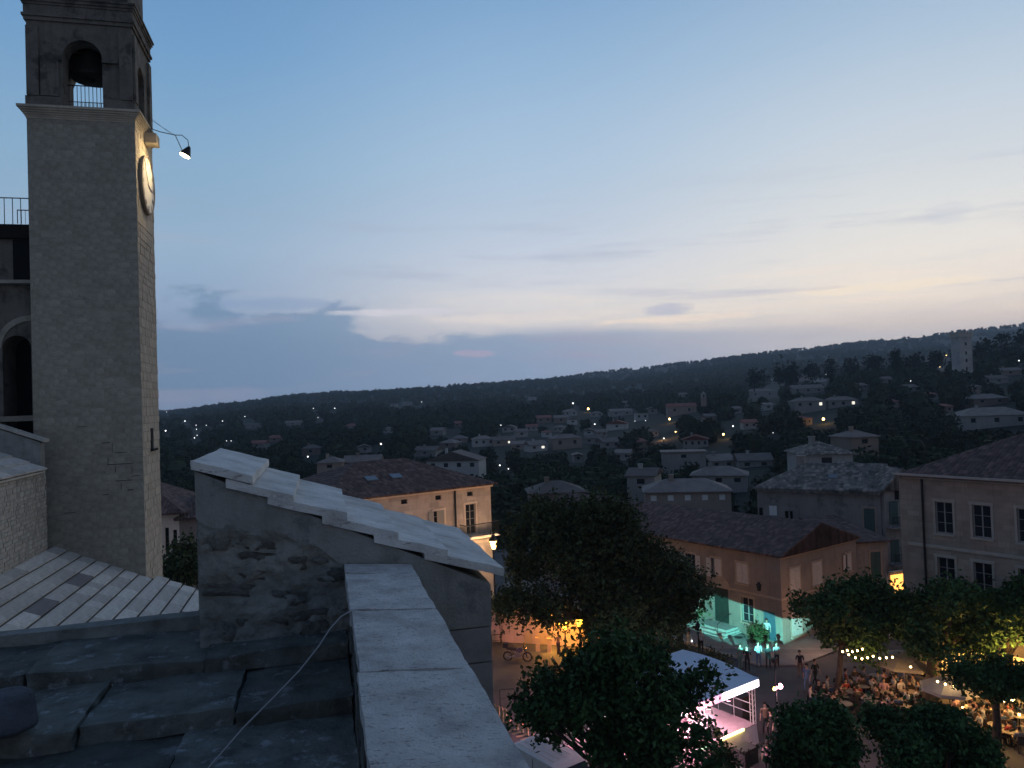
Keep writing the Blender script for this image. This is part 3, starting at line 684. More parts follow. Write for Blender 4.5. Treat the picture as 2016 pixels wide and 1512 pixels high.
# (px0, px1, py_top, py_bottom, height_m_storeys, rot, wall, roof, roofkind, windows, label[, depth])
HS = [
 (836,946,902,930,2,-12,'wallwhite','tilefar',('gable','y'),4,'wide pale gabled house just above the brown roof of the beige house',215),
 (931,974,862,880,2,8,'wallwhite','tilefar',('hip','x'),3,'white two storey house with three dark windows left of the lit brown house',None),
 (970,1015,864,878,1.6,8,'walltan','tilefar',('gable','x'),2,'LIT brownish house with a bright lit terrace strip',None),
 (988,1015,840,852,1.6,-10,'wallwhite','tilefar',('gable','y'),2,'small white gabled house above the lit brown house',None),
 (1015,1040,848,862,1.3,5,'wallfar','tilefar',('gable','x'),1,'small pale house right of the white gabled one',None),
 (1042,1080,873,889,1.2,20,'wallwhite','tilefar',('gable','x'),2,'LIT low white house with a bright window under the grey roofs',None),
 (1087,1149,858,884,1.6,12,'walltan','tilefar',('hip','x'),2,'long hipped house with a wide grey brown roof in mid valley',None),
 (1149,1170,846,858,1.6,-8,'wallwhite','tilefar',('gable','y'),1,'tiny white gable peeping out right of the wide grey brown roof',None),
 (1057,1087,820,833,1.5,10,'walltan','tilered',('gable','x'),2,'reddish roofed house left of the twin valley roofs',None),
 (1090,1120,820,834,1.5,-5,'walltan','tilefar',('gable','x'),1,'brown house between the reddish one and the white villa',None),
 (1110,1138,808,820,1.8,12,'wallwhite','tilefar',('hip','x'),2,'white villa topmost below the white street light',None),
 (1119,1137,824,837,1.8,4,'wallwhite','tilefar',('gable','y'),1,'narrow white house just below the white villa',None),
 (1193,1236,832,847,1.4,-12,'wallwhite','tilered',('gable','y'),1,'red roofed bungalow with white gable in the valley centre',None),
 (1201,1247,808,819,1.3,6,'wallfar','tilefar',('gable','x'),2,'grey long house on the slope above the red roofed bungalow',None),
 (1252,1277,812,828,2,0,'wallwhite','tilefar',('flat','x'),2,'pale flat roofed block left of the round window gable',None),
 (1275,1295,803,816,1.8,0,'wallfar','tilefar',('gable','y'),1,'pale gable with a small round window in the trees',None),
 (1314,1372,797,817,2,-6,'walltan','tilered',('gable','x'),2,'long pinkish building with a gabled end below the small belfry',None),
 (1345,1395,862,884,2.2,-14,'wallfar','tilered',('gable','y'),4,'gabled house with bright red roof and four windows by the lit cars',None),
 (1303,1390,893,910,1.2,-10,'wallfar','tilefar',('flat','x'),1,'long pale flat roofed annex in front of the red gabled house',190),
 (1130,1148,896,912,1.8,0,'wallfar','tilefar',('gable','y'),1,'small pale house alone among dark trees in the valley floor',None),
 (1234,1290,950,966,1.1,-20,'wallfar','tilefar',('gable','x'),1,'pale shed roof left of the large shuttered house',125),
 (1270,1440,968,1000,1.3,-8,'walltan','tilefar',('hip','x'),5,'broad brown house with white shutters behind the ochre house',112),
 (1361,1470,936,960,1.1,-18,'wallfar','tilefar',('hip','x'),3,'grey hipped bungalow behind the broad brown house',150),
 (1044,1155,980,1000,1.3,4,'walltan','tilefar',('hip','x'),2,'dark hipped roof showing above the big tree',120),
 (1397,1450,912,926,1.1,8,'wallfar','tilefar',('gable','x'),2,'grey roofed bungalow left of the tree gap under the car park',190),
 (1455,1522,910,926,1.1,-6,'wallfar','tilefar',('gable','x'),2,'long grey roof right of the tree gap under the car park',185),
 (812,860,886,899,1.2,-20,'wallfar','tilefar',('gable','x'),1,'low pale roof left of the wide pale gabled house',None),
 (705,732,882,892,1.3,15,'wallfar','tilefar',('gable','y'),1,'small grey gable in dark trees above the coping slabs',None),
 (593,630,880,897,1.5,5,'walltan','tilefar',('hip','x'),1,'dark square house beside a white lamp on the left slope',None),
 (624,674,918,930,1.1,5,'walltan','tilefar',('hip','x'),1,'low brown roof just above the coping slabs, left one',190),
 (676,748,914,928,1.1,2,'walltan','tilefar',('gable','x'),1,'long low brown roof just above the coping slabs, right one',195),
 (846,873,846,858,1.2,-10,'wallfar','tilefar',('gable','x'),1,'far grey house at the edge of the left hill',None),
 (889,920,862,874,1.3,0,'walltan','tilefar',('hip','x'),1,'dim tan house left of the white two storey house',None),
 (560,592,832,838,1.0,0,'wallfar','tilefar',('gable','x'),1,'faint house half way up the left hill',None),
 (484,512,836,843,1.0,5,'wallfar','tilefar',('gable','x'),1,'faint house low on the left hill',None),
 (792,812,793,799,1.0,10,'wallfar','tilefar',('gable','x'),1,'far pale farmhouse high on the left hill',None),
 (768,782,796,801,1.0,-10,'wallfar','tilefar',('gable','x'),1,'small far building left of the pale farmhouse',None),
 (1040,1055,783,788,1.0,-10,'wallfar','tilefar',('gable','x'),1,'faint pale dot of a house on the far slope',None),
 (1524,1560,742,753,1.6,0,'wallwhite','tilefar',('hip','x'),2,'white villa between two cypresses on the right hill',None),
 (1604,1626,742,752,1.6,-10,'wallwhite','tilefar',('gable','y'),1,'white gabled house right of the cypresses on the right hill',None),
 (1572,1602,738,750,1.5,5,'walltan','tilefar',('hip','x'),1,'tan house between the two white villas on the right hill',None),
 (1472,1531,768,783,1.3,4,'wallfar','tilefar',('hip','x'),2,'grey hipped house at the left end of the right hill',None),
 (1560,1623,762,775,1.3,-4,'wallfar','tilefar',('gable','x'),3,'long grey house above the twin hipped building',None),
 (1564,1628,786,806,1.5,2,'wallfar','tilefar',('hip','x'),3,'LIT left half of the twin hipped building with a lit window',320),
 (1630,1692,784,804,1.5,2,'wallfar','tilefar',('hip','x'),3,'LIT right half of the twin hipped building with a bright window',322),
 (1504,1523,795,808,1.5,0,'wallwhite','tilefar',('gable','x'),1,'small white house below the grey hipped house on the right hill',None),
 (1948,1988,744,756,1.4,4,'wallfar','tilefar',('gable','x'),1,'grey house right of the crenellated tower foot',None),
 (1968,2012,728,740,1.3,-4,'walltan','tilefar',('gable','x'),1,'tan long roof above the grey house right of the tower',None),
 (1914,1990,782,798,1.2,6,'walltan','tilefar',('hip','x'),2,'wide dark hipped roof on the right edge hill',None),
 (1897,2030,812,842,1.6,-8,'wallfar','tilefar',('hip','x'),3,'large pale villa with a bright lamp at the right edge',210),
 (1673,1734,876,884,1.0,10,'walltan','tilefar',('hip','x'),1,'dark hut roof in the trees behind the old mossy roof',150),
 (1578,1680,903,930,1.0,-6,'wallfar','tileold',('hip','x'),1,'greenish hipped roof rising behind the old grey house',98),
 (1826,1868,704,714,1.5,0,'walltan','tilered',('gable','x'),2,'reddish house with lit windows left of the crenellated tower',None),
 (489,521,875,883,1.2,-9,'wallfar','tilered',('gable','x'),1,'small distant house in trees on the left slope, leftmost',None),
 (522,558,863,871,1.2,4,'walltan','tilered',('hip','x'),1,'small distant house in trees on the left slope, second from the left',None),
 (677,703,837,845,1.2,-10,'wallfar','tilered',('hip','x'),2,'small distant house in trees on the left slope, third from the left',None),
 (750,770,845,853,1.2,-14,'wallwhite','tilefar',('hip','x'),1,'small distant house in trees on the left slope, fourth from the left',None),
 (862,898,875,883,1.2,-25,'walltan','tilefar',('hip','x'),1,'small distant house in trees in the valley left of centre, leftmost',None),
 (890,910,833,841,1.2,-5,'walltan','tilered',('gable','x'),1,'small distant house in trees in the valley left of centre, second from the left',None),
 (1006,1034,879,887,1.2,1,'walltan','tilefar',('gable','x'),1,'small distant house in trees in the valley left of centre, third from the left',None),
 (1035,1057,841,849,1.2,-6,'wallfar','tilered',('gable','x'),2,'small distant house in trees in the valley left of centre, fourth from the left',None),
 (1069,1087,853,861,1.2,5,'wallwhite','tilered',('hip','x'),1,'small distant house in trees in the valley left of centre, fifth from the left',None),
 (1088,1108,843,851,1.2,-24,'wallfar','tilefar',('hip','x'),2,'small distant house in trees in the valley left of centre, sixth from the left',None),
 (1152,1184,867,875,1.2,-13,'wallfar','tilefar',('gable','x'),2,'small distant house in trees in the valley centre, leftmost',None),
 (1163,1187,813,821,1.2,-3,'wallfar','tilefar',('hip','x'),2,'small distant house in trees in the valley centre, second from the left',None),
 (1174,1196,853,861,1.2,7,'wallfar','tilefar',('gable','x'),2,'small distant house in trees in the valley centre, third from the left',None),
 (1186,1224,875,883,1.2,19,'wallfar','tilefar',('gable','x'),2,'small distant house in trees in the valley centre, fourth from the left',None),
 (1211,1241,900,908,1.2,-15,'wallfar','tilefar',('gable','x'),2,'small distant house in trees in the valley centre, fifth from the left',None),
 (1222,1238,791,799,1.2,-10,'wallfar','tilefar',('gable','x'),2,'small distant house in trees in the valley centre, sixth from the left',None),
 (1249,1275,875,883,1.2,21,'walltan','tilered',('gable','x'),1,'small distant house in trees in the valley centre, seventh from the left',None),
 (1279,1297,853,861,1.2,2,'wallfar','tilefar',('hip','x'),2,'small distant house in trees in the valley centre, eighth from the left',None),
 (1333,1357,775,783,1.2,19,'wallfar','tilefar',('gable','x'),2,'small distant house in trees on the slope below the right hill, leftmost',None),
 (1388,1412,823,831,1.2,0,'walltan','tilefar',('gable','x'),1,'small distant house in trees on the slope below the right hill, second from the left',None),
 (1442,1462,807,815,1.2,7,'wallfar','tilefar',('gable','x'),1,'small distant house in trees on the slope below the right hill, third from the left',None),
 (1464,1492,837,845,1.2,-6,'wallfar','tilered',('gable','x'),2,'small distant house in trees on the slope below the right hill, fourth from the left',None),
 (1579,1601,830,838,1.2,16,'walltan','tilered',('hip','x'),2,'small distant house in trees on the slope below the right hill, fifth from the left',None),
 (1688,1712,760,768,1.2,24,'wallfar','tilefar',('gable','x'),2,'small distant house in trees on the right hillside, leftmost',None),
 (1731,1759,747,755,1.2,1,'wallfar','tilefar',('gable','x'),2,'small distant house in trees on the right hillside, second from the left',None),
 (1749,1771,795,803,1.2,-4,'walltan','tilered',('hip','x'),1,'small distant house in trees on the right hillside, third from the left',None),
 (1786,1814,765,773,1.2,17,'wallwhite','tilefar',('gable','x'),2,'small distant house in trees on the right hillside, fourth from the left',None),
 (1830,1850,780,788,1.2,14,'wallfar','tilered',('hip','x'),1,'small distant house in trees on the right hillside, fifth from the left',None),
 (1860,1880,807,815,1.2,23,'walltan','tilered',('gable','x'),1,'small distant house in trees on the right hillside, sixth from the left',None),
 (1908,1932,765,773,1.2,-11,'walltan','tilefar',('hip','x'),1,'small distant house in trees on the right hillside, seventh from the left',None),
]
def far_house(px0, px1, pt, pb, st, rot, wm, rm, rk, nw, label, depth=None):
    pc = (px0 + px1) / 2; p = hit(pc, pb)
    if depth: p = P(pc, pb, depth)
    Y = p.y; wpx = px1 - px0; W_ = wpx / FPX * Y * .97; H = max(2.4, (pb - pt) / FPX * Y * .82); D_ = min(max(7, W_ * .55), 12)
    rt = R(rot); c, s = math.cos(rt), math.sin(rt)
    o = Vector((p.x - W_ / 2 * c, p.y - W_ / 2 * s, p.z))
    rise = min(W_, D_) * .2 if rk[0] != 'flat' else .25
    if rk == ('gable', 'y'): rise = W_ * .16
    ws = []
    for i in range(nw):
        ww = min(1.3, W_ / nw * .35); ws.append(dict(f='F', s=W_ * (i + .5) / nw - ww / 2, z=H * .45, w=ww, h=min(1.5, H * .35), style='far', sill=False, m=M['e_win'] if label.startswith('LIT') and i == nw - 1 else (M['white'] if 'white shutters' in label else M['glass'])))
    base_drop = -4.0
    building('hill_house', label.replace('LIT ', ''), 'house', o, rt, W_, D_, H, M[wm], M[rm], ws, (rk[0], rise, .35, rk[1]), z0=base_drop,
             chim=((W_ * .3, D_ * .4, .7, H + rise + .7),) if wpx > 36 and rk[0] != 'flat' else ())
    w4 = (px1 - px0) * .22 if 'distant' in label else -1
    RECTS.append((px0 + w4, px1 - w4, pt - (5 if w4 > 0 else 9), pb - (3 if w4 > 0 else 1), Y))
for h in HS: far_house(*h)
# valley village end left (between tower and gable wall)
OVH = Vector((P(352, 1000, 60).x, 60, 0)) - Vector((math.cos(R(10)), math.sin(R(10)), 0)) * 8.4
def VS(px):
    d = ray(px, 1000); n = Vector((math.sin(R(10)), -math.cos(R(10)), 0)); t = (OVH - CAM).dot(n) / d.dot(n); p = CAM + d * t; return (p - OVH).dot(Vector((math.cos(R(10)), math.sin(R(10)), 0)))
building('village_house', 'beige village house with narrow windows seen between bell tower and gable wall', 'house', OVH, R(10), 8.4, 9, 11.2, M['beigetrim'], M['tile'],
  [dict(f='F', s=VS(327) - .14, z=8.0, w=.3, h=1.9, style='dark'), dict(f='F', s=VS(343) - .14, z=7.8, w=.3, h=1.9, style='dark'), dict(f='F', s=VS(326) - .2, z=3.6, w=.4, h=2.6, style='dark'), dict(f='F', s=VS(342) - .2, z=3.6, w=.4, h=2.6, style='dark')], ('hip', 2.4, .5, 'x'))
building('village_house', 'darker house wing right beside the beige village house near the gable wall', 'house', Vector((P(352, 1000, 60).x, 60, 0)), R(25), 5, 8, 10.6, M['post'], M['tile'], [], ('hip', 1.6, .4, 'x'))
# crenellated tower on the far hill
pt = P(1905, 735, 375); TW = 6.4
tw = thing('crenellated_tower', 'tall square crenellated stone tower standing on the right hilltop', 'tower', pt - Vector((TW / 2, 0, 0)), R(6))
HT = (735 - 662) / FPX * 375
m = MB(); wh = [(TW * .42, TW * .58, HT * f - .8, HT * f + .8) for f in (.12, .35, .55, .8)]
for f in 'FBLR': wall_face(m, face_fn(f, TW, TW), TW, -6, HT, wh if f == 'F' else [], .5)
m.quad((0,0,HT),(TW,0,HT),(TW,TW,HT),(0,TW,HT)); m.build('wall', mat('far_tower_stone', (.36,.34,.32), .9, .3, .25), tw)
for a, b, c, d in wh:
    m = MB(); fbox(m, face_fn('F', TW, TW), a, b, -.48, -.4, c, d); m.build('window', M['dark'], tw)
m = MB(); m.box(-.5, -.5, HT - .2, TW + .5, TW + .5, HT + .9); m.build('corbel_band', M['rbtrim'], tw)
for i in range(5):
    for j in range(5):
        if i in (0, 4) or j in (0, 4):
            m = MB(); a = -.5 + i * (TW - .3) / 4; b = -.5 + j * (TW - .3) / 4; m.box(a, b, HT + .902, a + 1.2, b + 1.2, HT + 2.3); m.build('merlon', M['rbtrim'], tw)
RECTS.append((1888, 1920, 640, 728, 375))
# small belfry of the far chapel
p = P(1387, 800, 395); ch = thing('far_belfry', 'small far stone belfry beside the long pinkish building', 'belfry', p, 0)
m = MB(); m.box(-1.2, 0, 0, 1.2, 2.4, 4.6); m.build('wall', M['walltan'], ch)
m = MB()
for x in (-1.1, .7): m.box(x, .2, 4.6, x + .4, 2.2, 6.2)
m.box(-1.3, 0, 6.2, 1.3, 2.4, 6.6); m.lathe([(.9,6.6),(.7,7.2),(.1,7.7)], 0, 1.2, 8); m.build('bell_stage', M['wallfar'], ch)
RECTS.append((1378, 1396, 765, 802, 395))

LAMPS = [(326,848,'w',1.0),(364,829,'w',.8),(386,837,'w',.5),(387,845,'w',.5),(406,837,'w',.5),(383,862,'w',.7),(388,857,'w',.5),(438,829,'w',.6),(482,820,'w',.5),(446,868,'w',.5),(455,868,'w',.5),(606,899,'w',1.0),(617,804,'w',.5),(659,804,'w',.7),
 (626,822,'w',.4),(750,874,'w',1.3),(830,791,'w',.6),(1128,794,'w',1.1),(1158,805,'o',1.5),(1171,835,'w',.9),(986,837,'w',.6),(984,916,'w',1.0),(1001,923,'w',.8),(938,900,'w',.6),(1318,825,'o',1.4),(1307,863,'w',.9),(1330,850,'o',.8),
 (1424,855,'o',1.5),(1443,839,'w',1.1),(1621,825,'o',1.9),(1522,852,'w',.5),(1626,737,'w',.5),(1793,750,'w',.6),(2006,710,'w',.8),(1835,705,'w',.6),(1850,722,'o',.5),(1863,700,'o',.5),(328,811,'w',.4),(1271,828,'w',.5),(1250,829,'w',.4)]
LPOS = []
for px, py, kc, s_ in LAMPS:
    p = hit(px, py + 5); Y = min(p.y, 1500) * .975; LPOS.append(Y); w_ = 4 if Y > 500 else 6
    RECTS.append((px - w_, px + w_, py - 6, py + 6, Y))
# ================================================================== WOODLAND ON THE HILLS (one mass)
def leaf_quads(cent, size, rs, flat=.0):
    n = len(cent); a = rs.normal(size=(n, 3)); a /= np.linalg.norm(a, axis=1)[:, None]
    b = rs.normal(size=(n, 3)); b -= (a * b).sum(1)[:, None] * a; b /= np.linalg.norm(b, axis=1)[:, None]
    s = (np.ones(n) * size * rs.uniform(.6, 1.3, n))[:, None] if not hasattr(size, '__len__') else (size * rs.uniform(.6, 1.3, n))[:, None]
    return np.stack([cent - a * s, cent - b * s * .55, cent + a * s, cent + b * s * .55], 1).reshape(-1, 3)
def quads_mesh(name, verts, m):
    n = len(verts) // 4; me = bpy.data.meshes.new(name)
    me.vertices.add(len(verts)); me.vertices.foreach_set('co', verts.astype(np.float32).ravel())
    me.loops.add(n * 4); me.loops.foreach_set('vertex_index', np.arange(n * 4, dtype=np.int32))
    me.polygons.add(n); me.polygons.foreach_set('loop_start', np.arange(0, n * 4, 4, dtype=np.int32))
    try: me.polygons.foreach_set('loop_total', np.full(n, 4, dtype=np.int32))
    except Exception: pass
    me.update(calc_edges=True); me.materials.append(m); return me
def clump_cloud(c, rad, nleaf, rs):
    """c (n,3) centres, rad (n,3); returns leaf centres (n*nleaf,3)"""
    n = len(c); d = rs.normal(size=(n, nleaf, 3)); d /= np.linalg.norm(d, axis=2)[..., None]
    r = rs.uniform(.55, 1.05, (n, nleaf, 1)) ** .6
    return (c[:, None] + d * r * rad[:, None]).reshape(-1, 3)
def blocked(px, ptop, pbot, Y, rpx):
    for a, b, c, d, Yh in RECTS:
        if Y < Yh * 1.02 and px + rpx * .85 > a and px - rpx < b and ptop < d and pbot > c: return True
        if abs(Y - Yh) < 8 and a < px < b: return True
    return False
KEEP = [(965, 1020, 1180, 1320, 99)]
def woodland():
    allq = []; core = MB()
    for (n, lo, hi, r0, r1, nl, ls) in ((1800, 104, 240, 2.2, 4.2, 150, .55), (3300, 240, 560, 2.8, 5.2, 90, .9), (3000, 560, 1300, 4, 7, 44, 1.9), (5200, 1300, 2580, 4, 6.5, 24, 2.4)):
        cs, rd = [], []
        for _ in range(n):
            px = random.uniform(250, 2250); Y = math.exp(random.uniform(math.log(lo), math.log(hi))); X = (px - 1008) / FPX * Y
            r = random.uniform(r0, r1); z = float(tz(X, Y))
            if lo > 500 and mnoise.noise(Vector((X * .006, Y * .006, 0))) < -.22: continue
            cz = z + r * .75; a, t = proj((X, Y, cz + r)); a2, b = proj((X, Y, z))
            if blocked(a, t, b, Y, r / Y * FPX * .9): continue
            cs.append((X, Y, cz)); rd.append((r, r, r * random.uniform(.8, 1.25)))
        cs = np.array(cs); rd = np.array(rd)
        allq.append(leaf_quads(clump_cloud(cs, rd, nl, rng), ls, rng))
        for c, r in zip(cs, rd):
            core.lathe([(r[0] * .75 * math.sin(math.pi * (j + .3) / 4), c[2] - r[2] * .8 * math.cos(math.pi * (j + .3) / 4)) for j in range(4)], c[0], c[1], 5)
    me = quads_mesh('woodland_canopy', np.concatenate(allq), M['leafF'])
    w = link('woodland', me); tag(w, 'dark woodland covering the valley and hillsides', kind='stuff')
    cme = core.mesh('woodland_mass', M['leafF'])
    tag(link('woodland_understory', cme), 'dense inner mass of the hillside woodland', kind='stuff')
woodland()
# individual cypresses / pines on the skyline of the right hill
def tree(name, label, base, lobes, nleaf, leaf, m, trunk, limbs=(), group=None, seed=1, clump=10, spread=.25, core=None):
    rs = np.random.default_rng(seed); root = thing(name, label, 'tree', base, 0, group)
    if nleaf > 5000:
        sub = []
        for c, q in lobes:
            for _ in range(5):
                d = rs.normal(size=3); d /= np.linalg.norm(d); f = rs.uniform(.42, .62); e = rs.uniform(.35, .68)
                sub.append(((c[0] + d[0] * q[0] * e, c[1] + d[1] * q[1] * e, c[2] + d[2] * q[2] * e), (q[0] * f, q[1] * f, q[2] * f)))
        lobes0, lobes = lobes, sub
    else: lobes0 = lobes
    vol = np.array([l[1][0] * l[1][1] * l[1][2] for l in lobes]) ** .7; cnt = (vol / vol.sum() * nleaf / clump).astype(int) + 1
    pts = []
    for (c, r), k_ in zip(lobes, cnt):
        d = rs.normal(size=(k_, 3)); d /= np.linalg.norm(d, axis=1)[:, None]
        q = rs.uniform(.35, 1.0, (k_, 1)) ** .5
        pts.append(np.array(c) + d * q * np.array(r))
    tw_ = np.concatenate(pts); tw_ = tw_ + rs.normal(size=tw_.shape) * leaf * 1.9
    ot = rs.random(len(tw_)) < .10; cc_ = tw_.mean(0); tw_[ot] = tw_[ot] + (tw_[ot] - cc_) * rs.uniform(.05, .16, (ot.sum(), 1))
    lv = np.repeat(tw_, clump, 0) + rs.normal(size=(len(tw_) * clump, 3)) * spread
    o = link('crown', quads_mesh('crown', leaf_quads(lv, leaf, rs), m), None, root)
    t = MB(); t.tube([p for p, r in trunk], [r for p, r in trunk], 9)
    top = Vector(trunk[-1][0])
    for l in lobes0[: 12]:
        c = Vector(l[0]); mid = top.lerp(c, .5) + Vector((0, 0, -.1 * (c - top).length)); t.tube([top - Vector((0,0,.1)), mid, c], [trunk[-1][1] * .7, trunk[-1][1] * .4, .02], 6)
        for q in range(4):
            e = c + Vector([rs.uniform(-1, 1) * l[1][i] * .8 for i in range(3)]); t.tube([mid, mid.lerp(e, .6) + Vector((0,0,.15)), e], [trunk[-1][1] * .28, .03, .01], 5)
    for a, b, r in limbs: t.tube([a, Vector(a).lerp(Vector(b), .5) + Vector((0,0,.1)), b], [r, r * .7, r * .4], 6)
    t.build('trunk', M['bark'], root, True)
    if core:
        pass
    return root
def lobes_rand(c, R_, n, r, seed, flat=.8):
    rr = random.Random(seed); out = []
    for i in range(n):
        while True:
            d = Vector([rr.uniform(-1, 1) for _ in range(3)])
            if d.length < 1: break
        q = r * rr.uniform(.7, 1.2); out.append(((c[0] + d.x * R_[0], c[1] + d.y * R_[1], c[2] + d.z * R_[2]), (q, q, q * flat)))
    return out
for i, (px, top, bot, wd, kind) in enumerate([(1535, 719, 752, 9, 'c'), (1563, 715, 753, 8, 'c'), (1635, 706, 745, 8, 'c'), (1552, 728, 750, 6, 'c'), (1765, 689, 725, 5, 'c'), (1718, 700, 735, 36, 'p'), (1795, 702, 735, 60, 'p'),
        (1843, 690, 730, 26, 'p'), (1889, 672, 735, 20, 'p'), (1940, 658, 735, 44, 'p'), (1975, 652, 735, 40, 'p'), (2012, 640, 740, 30, 'p'), (1600, 722, 748, 50, 'p'), (1670, 708, 742, 40, 'p'), (1485, 728, 765, 36, 'p')]):
    Y = 470 if px < 1700 else 430; b = P(px, bot, Y); h = (bot - top) / FPX * Y; w_ = wd / FPX * Y / 2
    if kind == 'c': lob = [((0, 0, h * (.15 + .8 * j / 6)), (w_ * (1 - .8 * (j / 6) ** 2), w_ * (1 - .8 * (j / 6) ** 2), h * .14)) for j in range(7)]
    else: lob = lobes_rand((0, 0, h * .6), (w_ * .75, w_ * .75, h * .3), 7, max(w_ * .4, 1.2), i + 50)
    side = ['leftmost','second','third','fourth','fifth','sixth','seventh','eighth','ninth','tenth','eleventh','twelfth','thirteenth','fourteenth','fifteenth'][sorted([1535,1563,1635,1552,1765,1718,1795,1843,1889,1940,1975,2012,1600,1670,1485]).index(px)]
    tree('cypress_tree' if kind == 'c' else 'pine_tree', ('slim dark cypress' if kind == 'c' else 'broad dark pine') + ' on the right hill skyline, ' + side + (' tree of the row' if side == 'leftmost' else ' tree from the left'), b, lob, 700, .8, M['cyp'], [((0,0,-2), .4), ((0,0,h * .3), .25)], group='skyline trees on the right hill', seed=i + 3, clump=5, spread=.5)

# far and near small lights of the valley
lm_src = {}
PLACE = ['on the far left hill','on the lower left slope','in the valley left of centre','in the middle of the valley','above the red gabled house','on the right hill']
ORD = ['leftmost','second','third','fourth','fifth','sixth','seventh','eighth','ninth','tenth','eleventh','twelfth','thirteenth','fourteenth','fifteenth']
def lreg(px, py): return 0 if px < 600 and py < 850 else 1 if px < 640 else 2 if px < 1000 else 3 if px < 1290 else 4 if px < 1460 else 5
lgr = {}
for i, (px, py, kc, s_) in enumerate(LAMPS):
    lgr.setdefault(('small faint ' if s_ < .7 else 'bright ') + ('orange' if kc == 'o' else 'white') + ' lights ' + PLACE[lreg(px, py)], []).append((px, i))
LLAB = {}
for g_, lst in lgr.items():
    for n_, (px, i) in enumerate(sorted(lst)): LLAB[i] = ((ORD[n_] + (' of the ' if n_ == 0 else ' from the left of the ') if len(lst) > 1 else 'only one of the ') + g_, g_)
for i, (px, py, kc, s_) in enumerate(LAMPS):
    Y = LPOS[i]; q = P(px, py, Y); r = .0009 * Y * s_; hgt = max(4.0, min(16, q.z - float(tz(q.x, q.y))))
    lo = thing('street_lamp', LLAB[i][0], 'street lamp', (q.x, q.y, q.z - hgt), 0, LLAB[i][1])
    m = MB(); m.tube([(0,0,0), (0,0,hgt - r)], min(.12, r * .5), 5); m.build('pole', M['iron'], lo)
    m = MB(); m.ball((0,0,hgt), r, 8, 6); m.build('lamp_head', M['e_white'] if kc == 'w' else M['e_warm'], lo)
    if kc == 'o': light('lamp_glow', 'POINT', (0, -2, hgt + .3), 260 * s_ * (Y / 350) ** 1.2, (1, .55, .12), lo, .4)
# parked cars lit orange by the lamp on the slope
def car(label, p, rz, m_):
    c = thing('parked_car', label, 'car', p, rz, 'cars parked on the lit slope')
    b = MB(); b.prism([(-2.1,.3),(2.1,.3),(2.15,.75),(1.1,.95),(.5,1.4),(-1.2,1.42),(-1.9,1.0),(-2.1,.85)], -.85, .85, lambda u, v, w: (u, w, v)); b.build('body', m_, c)
    g = MB(); g.prism([(1.0,.97),(.48,1.36),(-1.15,1.38),(-1.75,1.02)], -.87, .87, lambda u, v, w: (u, w, v)); g.build('windows', M['glass'], c)
    for x in (-1.3, 1.35):
        for y in (-.86, .68):
            w = MB(); w.prism([(.32 * math.cos(t * math.pi / 5), .32 * math.sin(t * math.pi / 5)) for t in range(10)], y, y + .18, lambda u, v, q: (x + u, q, .32 + v)); w.build('wheel', M['rubber'], c)
for px, py, l in ((1462, 874, 'pale car leftmost in the lamp lit car park'), (1480, 872, 'pale car in the middle of the lamp lit car park'), (1501, 871, 'pale car rightmost in the lamp lit car park'), (1297, 876, 'pale car left in front of the red gabled house'), (1312, 873, 'pale car right in front of the red gabled house')):
    car(l, P(px, py, 330 if px > 1400 else 300), R(random.uniform(-20, 20)), M['vanw'])
light('carpark_light', 'POINT', P(1480, 862, 327), 900, (1, .6, .15), None, .4); light('carpark_light', 'POINT', P(1305, 862, 297), 700, (1, .5, .2), None, .4)

# ================================================================== BELL TOWER
TWX, TWY = 3.12, 2.6
CRt = Vector((-11.98, 24.6, 0)); OTW = CRt - E1 * TWX
tower = thing('bell_tower', 'tall square stone bell tower with lit clock face and open belfry', 'bell tower', OTW, A14)
ZB, ZS, ZC = 12.0, 28.40, 28.78
m = MB(); m.box(0, 0, ZB, TWX, TWY, ZS); m.build('shaft', M['mortar'], tower)
unit = [beveled_box('stone_block', .008, s, M['tower'], 0, .2) for s in range(3)]
unitS = [beveled_box('stone_block_side', .02, s + 9, M['towerside'], 0, .5) for s in range(3)]
def courses(parent, fn, width, z0, z1, ch, ln, units, matl, proud, maxn=300, jit=.0, gap=.012, name='stone', zorder=False, order=None):
    """real blocks proud of the wall; fn(s,n,z) local; first maxn are parts, the rest one joined part"""
    cells = []; z = z0
    while z < z1 - ch * .3:
        h = min(ch * random.uniform(1 - jit, 1 + jit), z1 - z); s = -random.uniform(0, ln * .5)
        while s < width - .02:
            l = ln * random.uniform(.55, 1.45); a, b = max(0, s), min(width, s + l)
            if width - b < ln * .25: b = width
            if b - a > ln * .12: cells.append((a + gap / 2, b - gap / 2, z + gap / 2, z + h - gap / 2))
            s = b if b > 0 else s + l
            if b >= width: break
        z += h
    if order: cells.sort(key=order)
    rest = MB()
    for i, (a, b, c, d) in enumerate(cells):
        pr = proud * random.uniform(.3, 1.6)
        if i < maxn:
            o = bpy.data.objects.new(name, random.choice(units)); COL.objects.link(o); o.parent = parent
            p0, p1 = Vector(fn(a, -.03, c)), Vector(fn(b, pr, d))
            o.location = (p0 + p1) / 2; o.scale = [max(abs(x), .001) for x in (p1 - p0)]
        else: fbox(rest, fn, a, b, -.03, pr, c, d)
    if rest.v: o = rest.build('small_stones', matl, parent); o['kind'] = 'stuff'
courses(tower, lambda s, n, z: (s, -n, z), TWX, 13.4, ZS, .29, .50, unit, M['tower'], .004, 300, .25, gap=.006, order=lambda c: random.random())
courses(tower, lambda s, n, z: (TWX + n, s, z), TWY, 12.6, ZS, .27, .42, unitS, M['towerside'], .014, 300, .25, gap=.014, order=lambda c: c[2])
m = MB()
